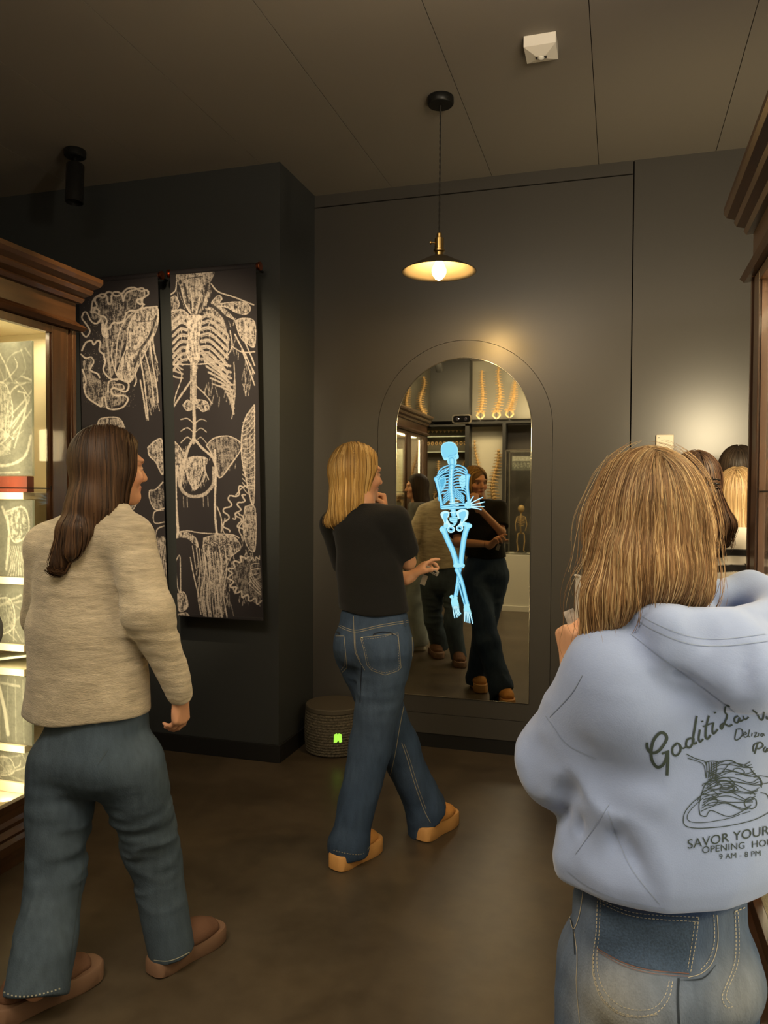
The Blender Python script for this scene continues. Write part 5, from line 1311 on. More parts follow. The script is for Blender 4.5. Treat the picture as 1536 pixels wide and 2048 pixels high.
    for i in range(3): obox('button', g+ex*(.010+.009*i)-ey*.0062-ez*.005, ex*.005, ey*.001, ez*.005, mat('dark_plastic'), dev, .0003)
    d2 = obox('paper_ticket', at(848, 1160, 3.33), unit((.35, 0, 1))*.045, Vector((0, .001, 0)), Vector((.022, 0, -.008)), mat('grey_paper', (.34, .29, .23), .7), None, .0003); tag(d2, 'folded grey paper slip hanging below the handheld device', 'paper')
    return body
woman_middle()

# =================================================================== woman in oatmeal sweater, walking at the left
def woman_left():
    F_d = dirang(4); R_d = Vector((F_d.y, -F_d.x, 0)); Z = Vector((0, 0, 1)); Y0 = 2.02
    hc = at(222, 930, 2.03); hf = head_frame(32, -3, 0); r, f, u = hf; H = lambda x, y, z: hc+r*x+f*y+u*z
    neck = at(205, 1004, 2.0)
    shR = at(262, 1078, 1.99); shL = at(96, 1094, 2.0)
    pel = at(194, 1470, 2.0); hipR = at(262, 1530, 2.0); hipL = at(122, 1530, 1.98)
    knR = at(309, 1720, 2.12); anR = at(345, 1893, 2.13); knL = at(110, 1760, 1.93); anL = at(72, 1975, 1.80)
    elR = at(296, 1225, 1.95); wrR = at(362, 1392, 2.05)
    elL = at(92, 1235, 2.10); wrL = at(120, 1300, 2.30)
    A = head_prims(hc, hf, 1.0)
    A += [Prim(hc-u*.05-f*.02, neck, .050, .055, k=.02), Prim(neck, neck-Z*.06, .055, .07, k=.03), Prim(at(172, 1110, 2.0), pel+Z*.12, .07, .07, R_d, 1.3), Prim(pel+Z*.12, pel-Z*.06, .08, .09, R_d, 1.4), Prim(shR, at(172, 1110, 2.0), .036, .05, k=.03), Prim(shL, at(172, 1110, 2.0), .036, .05, k=.03), Prim(neck-Z*.05, at(172, 1110, 2.0), .05, .06, k=.03)]
    A += limb([shR, elR, wrR], [.036, .032, .023]); A += limb([shL, elL, wrL], [.038, .03, .022])
    A += limb([hipR, knR, anR], [.062, .05, .035]); A += limb([hipL, knL, anL], [.062, .05, .035])
    hR, _ = hand_prims(wrR-(wrR-elR).normalized()*.0, unit(at(362, 1440, 2.06)-wrR), unit((-1, .15, 0)), unit((-.25, 1, 0)), .92, spread=5, thumb=(.5, .9, .7), tcurl=14,
                       per=[(28, 22, 14), (32, 28, 18), (38, 32, 20), (44, 36, 24)])
    hL, _ = hand_prims(wrL, (.2, .4, -.6), (1, 0, 0), (0, 1, 0), .92)
    A += hR+hL
    body = build_body('person', A, .0042, lambda V: head_color(V, hc, hf, SKIN), 'woman in oatmeal knitted sweater with long brown hair walking past the banners', (pel.x, pel.y, 0))
    J = [Prim(pel+Z*.12, pel-Z*.06, .116, .118, R_d, 1.42, .03), Prim(pel-F_d*.05+R_d*.075-Z*.06, pel-F_d*.05-R_d*.075-Z*.06, .09, .09, k=.04)]
    J += [Prim(hipR, knR, .100, .074, k=.03), Prim(knR, anR-Z*.02, .074, .070, k=.03, flat=True), Prim(hipL, knL, .100, .080, k=.03), Prim(knL, anL-Z*.02, .080, .088, k=.03, flat=True)]
    m1 = ball_mask(knR+Z*.08, .17); m2 = ball_mask(pel-Z*.24, .18); m3 = ball_mask(knL, .22); m4 = ball_mask(anL+Z*.1, .2)
    def jc(V):
        n = vnoise(V*5)*.5+vnoise(V*13)*.3; base = np.array([.050, .074, .104]); lt = np.array([.090, .122, .156]); q = np.clip(.35+n*.5, 0, 1)[:, None]; return base*(1-q)+lt*q
    jeans = garment('jeans', J, .006, jeans_mat('denim_light'), body, [folds(.010, 12, (.5, .5, 1.5), lambda P: m1(P)+m2(P)*.8+m3(P)*.5, seed=1), folds(.007, 10, (1, 1, .5), lambda P: .3+m4(P)*.8, seed=5), cut(pel+Z*.10, Z)], jc, label='washed grey blue straight jeans')
    D = Drape(jeans)
    D.dashes([(8,1984),(30,1992),(60,1992),(90,1986),(124,1976)], 3, 3.5, 4.5); D.build('hem_stitching', mat('thread_pale', (.42, .42, .34), .8)); D.line([(308,1920),(335,1922),(360,1914),(386,1900)], 1.5); D.build('hem_stitching', mat('thread_pale', (.42, .42, .34), .8))
    D.line([(170,1700),(160,1780),(150,1850),(140,1930)], 1.6).line([(196,1530),(205,1515),(216,1500)], 2, taper=True); D.build('dark_seams', mat('seam_grey', (.05, .07, .085), .9))
    # sweater
    T = [Prim(at(160, 1110, 2.0), at(170, 1260, 2.0), .112, .125, R_d, 1.32, .03), Prim(at(170, 1260, 2.0), at(174, 1425, 2.0), .125, .138, R_d, 1.50, .03),
         Prim(shR+Vector((-.01, 0, .008)), neck-Z*.055, .060, .062, k=.045), Prim(shL+Vector((.015, 0, .008)), neck-Z*.055, .060, .062, k=.045), Prim(neck-Z*.012, neck-Z*.1, .060, .088, R_d, 1.3, .03),
         Prim(shR, elR, .068, .064, k=.035), Prim(elR, wrR-(wrR-elR)*.10, .064, .044, k=.03), Prim(wrR-(wrR-elR)*.16, wrR+(wrR-elR).normalized()*.006, .037, .034, k=.012, flat=True),
         Prim(shL, elL, .066, .066, k=.035), Prim(elL, wrL, .064, .05, k=.03)]
    hem = cut(at(182, 1452, 1.88), (0, 0, -1), lambda P: .006*np.sin(P[..., 0]*17)+.05*(P[..., 0]+1.45)); nk = cut(neck+Z*-.002, Z)
    em = ball_mask(elR, .13); wm = ball_mask(wrR+Z*.09, .10)
    def sc(V):
        n = vnoise(V*np.array([18, 18, 130]))*.5+vnoise(V*np.array([40, 40, 260]))*.4; q = np.clip(.5+n*.8, 0, 1)[:, None]; return np.array([.36, .31, .22])*(1-q)+np.array([.62, .54, .40])*q
    sw = garment('sweater', T, .0055, mat('oatmeal_knit', vcol='Col', rough=.95, spec=.1, sheen=.4, noise=(60, .12, (.5, .5, 4)), bump=(230, .8, (.5, .5, 2.6))), body,
            [folds(.011, 5.5, (1, 1, .55), lambda P: np.clip((1.45-P[..., 2])*1.4, .15, 1)), folds(.006, 11, (.6, .6, 1.8), lambda P: em(P)+wm(P)*.8, seed=6), hem, nk], sc, label='oatmeal fuzzy knitted sweater')
    D = Drape(sw)
    D.line([(46,1452),(80,1456),(140,1457),(200,1453),(270,1440),(312,1410)], 3, lift=.6); D.line([(342,1398),(360,1402),(381,1394)], 2, lift=.6); D.build('ribbed_edge', mat('rib', (.40, .345, .25), .95))
    brn = mat('brown_suede', (.15, .080, .050), .85, spec=.1, bump=(300, .3)); brs = mat('brown_sole', (.19, .108, .066), .65)
    clog(body, 'clog', (-1.665, 1.735, 0), (-1.525, 2.035, 0), .118, .055, brn, brs, 'brown platform clog')
    clog(body, 'clog', (-1.365, 2.06, 0), (-1.268, 2.335, 0), .108, .05, brn, brs, 'brown platform clog')
    HP = [Ell(H(0, -.016, .020), (.082, .103, .096), (r, f, u), .01),
          Prim(at(205, 945, 2.0), at(188, 1010, 1.97), .080, .066, k=.03), Prim(at(188, 1010, 1.965), at(150, 1060, 1.925), .060, .040, k=.03), Prim(at(150, 1060, 1.915), at(118, 1125, 1.880), .038, .020, k=.02, w=1.),
          Prim(at(160, 1060, 1.905), at(145, 1100, 1.880), .030, .014, k=.02), Prim(at(222, 950, 2.03), at(226, 992, 2.02), .066, .040, k=.03)]
    HP2 = HP+[Ell(H(.016, .112, -.05), (.078, .080, .118), (r, f, u), .014, True)]
    shell = garment('hair', HP2, .0055, mat('hair_under_brown', (.022, .011, .006), .6), body, it=1, label='long straight dark brown hair over the shoulder')
    roots, flow = scalp(hc, hf)
    zt = lambda P, R_: at(115, 1155, 1.9).z+R_.uniform(-.02, .16, len(P))
    hair_strands('strands', HP2, roots, flow, zt, 1500, hair_m, shell, [(.042, .021, .010), (.062, .031, .015), (.030, .015, .008), (.085, .044, .021)], .0034, .0012, .013, 48, 5, (.001, .008), .05, fuzz=.006)
    return body
woman_left()

# =================================================================== woman in pale blue hoodie, photographing, at the right
def woman_hoodie():
    yaw = -33; F_d = dirang(yaw); R_d = Vector((F_d.y, -F_d.x, 0)); Z = Vector((0, 0, 1)); Y0 = 1.42
    hc = at(1292, 1035, 1.46); hf = head_frame(-24, -6, 6); r, f, u = hf; H = lambda x, y, z: hc+r*x+f*y+u*z
    neck = at(1330, 1190, 1.44)
    shL = at(1222, 1335, 1.36); shR = at(1490, 1335, 1.52)
    pel = at(1318, 1850, 1.45); hipL = at(1225, 1930, 1.42); hipR = at(1405, 1930, 1.50)
    elL = at(1130, 1520, 1.44); wrL = at(1148, 1345, 1.60)
    elR = at(1540, 1560, 1.60); wrR = at(1200, 1300, 1.80)
    A = head_prims(hc, hf, 1.0)
    A += [Prim(hc-u*.05-f*.02, neck, .050, .056, k=.02), Prim(neck, neck-Z*.07, .056, .07, k=.03), Prim(neck-Z*.13, pel+Z*.10, .08, .08, R_d, 1.3), Prim(pel+Z*.12, pel-Z*.06, .08, .09, R_d, 1.35)]
    A += limb([shL, elL, wrL], [.036, .032, .022]); A += limb([shR, elR, wrR], [.036, .03, .022])
    ftL = Vector((hipL.x-.02, hipL.y, .09)); ftR = Vector((hipR.x+.0, hipR.y, .09))
    A += limb([hipL, (hipL+ftL)/2+F_d*.02, ftL], [.062, .05, .036]); A += limb([hipR, (hipR+ftR)/2+F_d*.02, ftR], [.062, .05, .036])
    dL = unit(at(1134, 1262, 1.585)-wrL)
    hL, _ = hand_prims(wrL, dL, unit(_R*.95+_F*.35), unit(_F*-.8+_R*.2), 1.0, spread=2, thumb=(.3, .9, .7), tcurl=14, per=[(62, 60, 30), (68, 62, 32), (72, 64, 34), (78, 64, 34)])
    hR, _ = hand_prims(wrR, unit(at(1190, 1230, 1.74)-wrR), unit(-_R), unit(-_F), .92, spread=3, per=[(40, 50, 30)]*4)
    A += hL+hR
    body = build_body('person', A, .0040, lambda V: head_color(V, hc, hf, (.66, .36, .21)), 'long haired blonde woman in pale blue printed hoodie holding up a phone', (pel.x, pel.y, 0))
    # jeans
    J = [Prim(pel+Z*.05, pel-Z*.05, .106, .112, R_d, 1.50, .03), Prim(pel-F_d*.055+R_d*.070-Z*.07, pel-F_d*.055-R_d*.070-Z*.07, .085, .085, k=.025)]
    J += [Prim(hipL, (hipL+ftL)/2, .098, .085, k=.02), Prim((hipL+ftL)/2, ftL-Z*.04, .085, .11, k=.02, flat=True), Prim(hipR, (hipR+ftR)/2, .098, .085, k=.02), Prim((hipR+ftR)/2, ftR-Z*.04, .085, .11, k=.02, flat=True)]
    pts_f = [np.array(list(at(1250, 1985, 1.32))), np.array(list(at(1200, 2040, 1.32))), np.array(list(at(1460, 1990, 1.38))), np.array(list(at(1300, 2045, 1.33)))]
    def jc(V):
        n = vnoise(V*8)*.5+vnoise(V*20)*.35; base = np.array([.050, .092, .185]); lt = np.array([.36, .38, .38]); q = .12+n*.18
        for c in pts_f: q = q+.55*np.exp(-((V-c)**2).sum(-1)/.0035)
        q = q+np.clip((.58-V[:, 2])*1.2, 0, .3); q = np.clip(q, 0, 1)[:, None]; return base*(1-q)+lt*q
    jeans = garment('jeans', J, .0055, jeans_mat('denim_faded'), body, [folds(.006, 12, (1, 1, .6), lambda P: .5+0*P[..., 0]), cut(pel+Z*.07, Z)], jc, label='faded blue wide jeans with large back pockets')
    D = Drape(jeans)
    dk = lambda l: [(1030+x/2.935, 1350+y/2.935) for x, y in l]
    D.fill(dk([(484,1310),(700,1400),(1080,1420),(1050,1560),(1025,1755),(780,1730),(620,1680),(478,1600)]), 5, 1.2); D.build('pocket_panel', mat('denim_dark_panel', (.045, .078, .140), .85, noise=(300, .35), bump=(300, .35)), None, 'darker blue pocket panel')
    L1 = [(484,1305),(478,1500),(462,1640),(470,1780),(520,1900),(610,1975),(720,2000),(830,1980),(900,1900),(925,1790)]
    L2 = [(500,1330),(496,1500),(482,1640),(492,1770),(540,1870),(620,1940),(720,1965),(820,1950),(880,1880),(905,1790)]
    D.dashes(dk(L1), 1.6, 5, 3); D.dashes(dk(L2), 1.2, 5, 3); D.line(dk([(455,1640),(462,1780),(512,1906),(606,1985),(720,2008),(836,1990)]), 1.0)
    D.dashes(dk([(490,1320),(700,1400),(1075,1425)]), 1.6, 5, 3); D.dashes(dk([(494,1340),(704,1422),(1070,1448)]), 1.4, 5, 3); D.dashes(dk([(1076,1425),(1060,1560),(1030,1740)]), 1.6, 5, 3); D.dashes(dk([(1054,1450),(1038,1560),(1012,1735)]), 1.2, 5, 3)
    D.line(dk([(1185,1410),(1190,1560),(1160,1680),(1095,1750),(1015,1775)]), 1.3); D.dashes(dk([(1165,1410),(1168,1560),(1140,1665),(1085,1735)]), 1.6, 5, 3)
    D.dashes(dk([(1288,1390),(1295,1560),(1285,1700),(1225,1850),(1215,1900),(1240,1950),(1275,1945)]), 1.6, 5, 3); D.dashes(dk([(1305,1390),(1314,1560),(1305,1700),(1245,1850),(1240,1900),(1270,1930)]), 1.3, 5, 3); D.dashes(dk([(1290,1388),(1380,1350)]), 2.2, 5, 3)
    D.line(dk([(400,1260),(380,1400),(345,1490),(320,1400),(308,1260)]), 1.2); D.line(dk([(345,1490),(365,1640),(360,1800),(372,1960),(380,2040)]), 1.0)
    D.build('stitching', mat('thread_tan', (.50, .45, .33), .8))
    D.line(dk([(480,1600),(620,1680),(780,1730),(1020,1752)]), 1.4, lift=2); D.line(dk([(486,1618),(620,1697),(780,1747),(1015,1770)]), 1.0, lift=2); D.build('rust_thread', mat('thread_rust', (.20, .09, .06), .8))
    D.line(dk([(960,1780),(955,1900),(962,2048)]), 4.5, taper=False); D.line(dk([(1180,1700),(1100,1780),(970,1790)]), 3, taper=True); D.line(dk([(308,1270),(318,1400),(342,1480),(352,1640)]), 2.5); D.build('dark_seams', mat('seam_deep', (.02, .03, .045), .9))
    # hoodie
    Bc = at(1340, 1480, 1.45); Bw = at(1338, 1700, 1.45)
    T = [Prim(Bc, Bw, .130, .140, R_d, 1.36, .03), Prim(Bw, at(1335, 1775, 1.45), .140, .120, R_d, 1.46, .03),
         Prim(shL, neck-Z*.09, .066, .075, k=.06), Prim(shR, neck-Z*.09, .066, .075, k=.06), Prim(shL+Vector((.02, 0, -.06)), shR-Z*.06, .085, .09, k=.05), Prim(neck-Z*.06, neck-Z*.13, .070, .10, R_d, 1.4, .03),
         Prim(shL, elL, .070, .078, k=.03), Prim(elL, wrL-(wrL-elL)*.35, .074, .046, k=.03), Prim(wrL-(wrL-elL)*.4, wrL-unit(wrL-elL)*.012, .036, .032, k=.015, flat=True),
         Prim(shR, elR, .075, .07, k=.03), Prim(elR, wrR, .068, .04, k=.03)]
    # hood lying on the back
    hd = lambda x, y, Y: at(x, y, Y)
    T += [Prim(hd(1258,1222,1.37), hd(1335,1252,1.325), .022, .028, k=.018), Prim(hd(1335,1252,1.325), hd(1450,1262,1.355), .028, .030, k=.018), Prim(hd(1450,1262,1.355), hd(1545,1238,1.44), .030, .034, k=.018),
          Prim(hd(1258,1222,1.37), hd(1268,1212,1.45), .020, .020, k=.02), Prim(hd(1345,1300,1.325), hd(1490,1350,1.335), .034, .050, k=.03), Prim(hd(1490,1330,1.345), hd(1560,1345,1.40), .062, .065, k=.03),
          Prim(hd(1425,1190,1.50), hd(1500,1178,1.53), .020, .028, k=.02), Prim(hd(1500,1178,1.53), hd(1560,1215,1.48), .028, .042, k=.02), Prim(hd(1390,1215,1.50), hd(1430,1190,1.50), .016, .020, k=.02)]
    zb = at(1330, 1822, 1.30).z
    hem = cut((Bw.x, Bw.y, zb), (0, 0, -1), lambda P: .0*P[..., 0])
    em = ball_mask(elL, .12); sd = ball_mask(at(1165, 1640, 1.36), .12); lo = ball_mask(at(1260, 1740, 1.33), .16); hm = ball_mask(at(1420, 1290, 1.36), .14)
    def crease(a, b, amp, wd):
        a = _v(a); b = _v(b); ba = b-a
        def m(P, D):
            t = np.clip(((P-a)@ba)/(ba@ba), 0, 1); q = P-a-t[:, None]*ba; d2 = (q*q).sum(-1); return D+amp*np.exp(-d2/(wd*wd))*np.abs(np.sin(np.clip(t, 0, 1)*math.pi))**.8
        return m
    C_ = lambda x0, y0, Y0_, x1, y1, Y1_, amp, wd: crease(at(x0, y0, Y0_), at(x1, y1, Y1_), amp, wd)
    mods = [folds(.010, 7, (1, 1, .8), lambda P: .35+em(P)*.8+sd(P)*.6+lo(P)*.6), folds(.006, 16, (1, 1, 1), lambda P: em(P)*.6+hm(P)*.7+sd(P)*.4, seed=3),
            C_(1232,1360,1.33,1200,1570,1.34, .018, .014), C_(1215,1580,1.33,1235,1720,1.31, .012, .012), C_(1218,1600,1.32,1325,1810,1.29, .011, .018), C_(1190,1580,1.34,1160,1700,1.34, .010, .012),
            C_(1215,1570,1.33,1340,1620,1.29, -.010, .02), C_(1250,1262,1.34,1480,1435,1.27, .008, .009), C_(1460,1425,1.27,1560,1440,1.30, .012, .010), C_(1500,1285,1.30,1480,1400,1.27, .010, .014), hem]
    hood = garment('hoodie', T, .0052, mat('pale_blue_fleece', (.26, .34, .57), .92, spec=.12, sheen=.35, noise=(12, .05), bump=(420, .10)), body, mods, label='pale blue printed hooded sweatshirt')
    D = Drape(hood)
    pk = lambda l: [(1030+x/2.935, 1350+y/2.935) for x, y in l]
    # script lettering, stroke by stroke
    ink = []
    def st(l, w): D.line(pk(l), w/2.935*1.0, step=2)
    st([(775,395),(778,430),(800,455),(835,450),(865,420),(890,375),(880,345),(850,340),(815,380),(800,440),(805,500),(835,540),(870,525),(890,480),(892,450)], 17)
    st([(862,462),(885,452),(905,446)], 12); st([(896,450),(897,500),(892,590)], 17)
    st([(945,405),(925,425),(925,460),(945,472),(968,450),(970,415),(950,400),(938,412)], 12); st([(965,415),(985,430),(1005,420)], 9)
    st([(1035,370),(1010,380),(1005,415),(1025,425),(1045,395),(1048,370)], 12); st([(1066,240),(1056,300),(1045,370),(1048,402),(1068,395)], 13)
    st([(1085,320),(1078,370),(1085,392),(1104,375)], 11); st([(1098,268),(1100,276)], 13)
    st([(1138,238),(1122,300),(1118,360),(1130,374),(1148,352)], 12); st([(1102,302),(1130,292),(1158,282)], 8)
    st([(1165,278),(1158,320),(1165,345),(1190,318)], 11); st([(1174,216),(1176,224)], 13)
    st([(1262,185),(1240,180),(1232,215),(1245,240),(1225,290),(1212,318),(1206,300),(1225,285),(1255,300),(1275,290)], 10)
    st([(1310,240),(1290,252),(1290,276),(1308,278),(1318,250),(1320,272),(1340,262)], 9); st([(1340,240),(1348,262),(1372,246)], 8)
    st([(1395,205),(1420,225),(1440,260),(1455,255),(1462,215)], 10); st([(1478,240),(1478,256),(1490,250)], 9)
    dgreen = mat('print_green', (.028, .046, .044), .8)
    D.build('lettering', dgreen, None, 'dark green brush script lettering')
    def s2(l, w): D.line(pk(l), w/2.935, step=2, lift=1.)
    s2([(1300,318),(1290,375),(1310,378),(1335,350),(1330,320),(1305,318)], 6)
    s2([(1345,352),(1358,345),(1352,335),(1342,350),(1350,366),(1368,356)], 5); s2([(1376,320),(1370,355),(1380,364)], 5); s2([(1392,340),(1388,360)], 5); s2([(1402,342),(1418,338),(1404,364),(1422,358)], 5); s2([(1430,340),(1427,360)], 5); s2([(1452,342),(1440,352),(1450,360),(1458,344),(1462,358)], 5)
    s2([(1398,450),(1402,410),(1440,395),(1455,415),(1430,432),(1410,428)], 8); s2([(1425,398),(1415,430),(1405,462)], 8); s2([(1470,420),(1458,440),(1470,452),(1480,430),(1484,450)], 7)
    # fork
    s2([(1005,463),(1060,490),(1110,505),(1125,535)], 5); s2([(1012,488),(1070,505),(1108,530),(1120,600)], 4); 
    for i in range(5): s2([(1122+i*15,510),(1126+i*14,560),(1120+i*13,606)], 5)
    s2([(1118,512),(1150,505),(1192,508)], 5); s2([(1125,565),(1160,575),(1190,560)], 4)
    # heap of pasta
    rr_ = random.Random(11)
    for i in range(17):
        a = i/16; x0 = 1090+a*60; x1 = 1440-abs(a-.5)*120; yb = 800-a*270
        s2([(x0, yb), (x0+60, yb-26-10*math.sin(i)), ((x0+x1)/2, yb-34-14*math.cos(i*1.7)), (x1-50, yb-10+12*math.sin(i*2.1)), (x1, yb-22)], 4.5)
    for i in range(11):
        cx, cy, rx = 1230+rr_.uniform(-110, 130), 640+rr_.uniform(-90, 100), rr_.uniform(25, 62)
        s2([(cx-rx, cy), (cx-rx*.5, cy-rx*.55), (cx+rx*.4, cy-rx*.5), (cx+rx, cy+rx*.1), (cx+rx*.4, cy+rx*.45), (cx-rx*.5, cy+rx*.4)], 4.5)
    s2([(1085,820),(1080,760),(1100,680),(1125,630),(1190,590),(1225,560),(1260,520),(1310,520),(1370,540),(1400,575),(1440,620),(1445,660)], 5); s2([(1085,820),(1120,830),(1150,795),(1250,830),(1330,800),(1370,770)], 5)
    s2([(1385,715),(1350,735),(1352,770),(1390,785),(1415,765),(1412,730),(1385,717)], 5); s2([(1440,690),(1475,700),(1490,730)], 5); s2([(1400,600),(1432,600),(1450,640),(1432,650)], 5); s2([(1380,700),(1395,690),(1410,705)], 4)
    # plate
    s2([(1115,690),(1040,750),(995,810),(990,870),(1030,895),(1120,898),(1250,885),(1400,850),(1500,800)], 5); s2([(1105,720),(1040,780),(1010,830),(1030,860),(1110,865),(1250,842),(1318,818)], 4); s2([(1395,595),(1440,592),(1490,600)], 4); s2([(1440,640),(1490,632)], 4); s2([(1330,815),(1380,800)], 4)
    D.build('plate_drawing', dgreen, None, 'dark green line drawing of a plate of spaghetti with fork')
    def place(x0, y0, ang, k, bend=0.):
        ca, sa = math.cos(math.radians(ang)), math.sin(math.radians(ang))
        return lambda x, y: ((1030+(x0+k*(x*ca-y*sa*-1*0)+0)/2.935), 1350+(y0-k*(x*sa+y*ca)+bend*x*x)/2.935)
    D.text('SAVOR YOUR FOOD', 1., place(1010, 1020, 10.0, 78), 1.2, 1.02)
    D.text('OPENING  HOURS', 1., place(1096, 1046, 6.5, 56), 1.2, 1.06)
    D.text('9 AM - 8 PM', 1., place(1196, 1082, 5, 46), 1.2, 1.04)
    D.build('slogan', dgreen, None, 'dark green capital letters')
    # seams of the sleeve, cuff and hood; crease shade painted as darker lines too
    for l, w_ in (([(395,0),(330,110),(205,245)], 3), ([(180,240),(225,300),(280,380),(345,430),(475,490)], 2.4), ([(550,760),(440,930),(355,1050)], 2.4), ([(545,800),(620,1000),(700,1160),(850,1345)], 3)): D.line(pk(l), w_/2.0)  # last run paints shade along the long back crease
    D.line([(1240,1205),(1262,1228),(1300,1256),(1370,1285),(1440,1292),(1536,1282)], 1.6); D.line([(1252,1200),(1290,1236),(1370,1270),(1440,1278),(1530,1268)], 1.2); D.line([(1262,1268),(1330,1320),(1400,1372),(1470,1425)], 1.6)  # last run paints shade into the crease below the hood
    D.line([(1135,1742),(1175,1772),(1240,1800),(1330,1818)], 1.2)
    D.build('seams', mat('hoodie_seam_crease', (.24, .31, .46), .9))
    tn = mat('white_rubber', (.6, .58, .52), .6)
    for ft in (ftL, ftR): clog(body, 'shoe', (ft.x-F_d.x*.06, ft.y-F_d.y*.06, 0), (ft.x+F_d.x*.19, ft.y+F_d.y*.19, 0), .09, .03, tn, tn, 'white shoe')
    # hair
    HP = [Ell(H(0, -.016, .020), (.086, .106, .098), (r, f, u), .01),
          Prim(at(1300, 1060, 1.42), at(1300, 1130, 1.39), .084, .072, k=.03), Prim(at(1262, 1120, 1.39), at(1222, 1200, 1.37), .056, .038, k=.03), Prim(at(1222, 1195, 1.36), at(1184, 1285, 1.355), .036, .015, k=.03),
          Prim(at(1335, 1085, 1.42), at(1352, 1135, 1.41), .068, .054, k=.03), Prim(at(1354, 1135, 1.40), at(1385, 1180, 1.395), .046, .022, k=.03), Prim(at(1245, 1060, 1.44), at(1232, 1160, 1.42), .060, .045, k=.03)]
    HP2 = HP+[Ell(H(0, .118, -.05), (.085, .080, .120), (r, f, u), .014, True)]
    shell = garment('hair', HP2, .005, mat('hair_under_gold', (.16, .085, .032), .6), body, it=1, label='long golden brown hair with blonde streaks')
    roots, flow = scalp(hc, hf, 1.0)
    rv = np.array(list(_R)); hcn = np.array(list(hc))
    def zt(P, R_):
        # target height by sideways position at the crown: longer towards the left shoulder
        q = (P-hcn)@rv+R_.normal(0, .035, len(P)); zc = [at(1180, y, 1.37).z for y in (1318, 1275, 1228, 1200, 1185)]
        return np.interp(q, [-.06, -.03, .0, .04, .09], zc)+R_.uniform(-.018, .085, len(P))
    pal = [(.25, .14, .062), (.30, .18, .080), (.20, .11, .048), (.40, .265, .125), (.15, .080, .034), (.23, .13, .055), (.50, .36, .19)]
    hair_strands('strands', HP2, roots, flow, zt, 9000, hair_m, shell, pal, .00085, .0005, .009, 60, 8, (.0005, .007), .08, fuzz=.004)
    hair_strands('loose_strands', HP2, roots, flow, lambda P, R_: at(1200, 1290, 1.35).z+R_.uniform(-.02, .25, len(P)), 260, hair_m, shell, pal, .0006, .0004, .009, 60, 18, (.002, .02), .14, fuzz=.030)
    # phone and card
    def obox(name, c, ex, ey, ez, m, parent=None, bev=.002):
        bm = bmesh.new(); bmesh.ops.create_cube(bm, size=1)
        for v in bm.verts: v.co = Vector(c)+ex*v.co.x+ey*v.co.y+ez*v.co.z
        bmesh.ops.bevel(bm, geom=bm.edges[:], offset=bev, segments=3, affect='EDGES'); bm.verts.index_update()
        o = obj_from(name, [v.co for v in bm.verts], [[v.index for v in q.verts] for q in bm.faces], m, parent, origin=None if parent else tuple(c)); bm.free(); return o
    pc = at(1188, 1224, 1.66); ex = unit(_R*1.0+_F*.25); ez = unit(_U+ex*.02); ey = ex.cross(ez)
    ph = obox('mobile_phone', pc, ex*.078, ey*.009, ez*.15, mat('clear_case', (.62, .58, .50), .2), None, .0035); tag(ph, 'phone in a clear case held up beside the blonde hair', 'phone')
    sg = -1 if ey.dot(_F) > 0 else 1
    obox('screen', pc+ey*(sg*.0048), ex*.066, ey*.0008, ez*.138, mat('phone_glass', (.012, .010, .010), .08, spec=.6), ph, .0003)
    cc = at(1146, 1246, 1.585); cx = unit(ex*.55+ey*sg*.2+ez*-.75); cz_ = unit(ez*.75+ex*.45)
    cd_ = obox('printed_card', cc, unit(_R*.35-_U*.9)*.055, unit(_F+_R*.3)*.0008, unit(_R*.85+_U*.35)*.022, mat('card_paper', (.52, .47, .40), .6, noise=(60, .5)), None, .0003); tag(cd_, 'small printed card held between fingers in front of the phone', 'card')
    rg = at(1120, 1262, 1.60)
    return body
woman_hoodie()

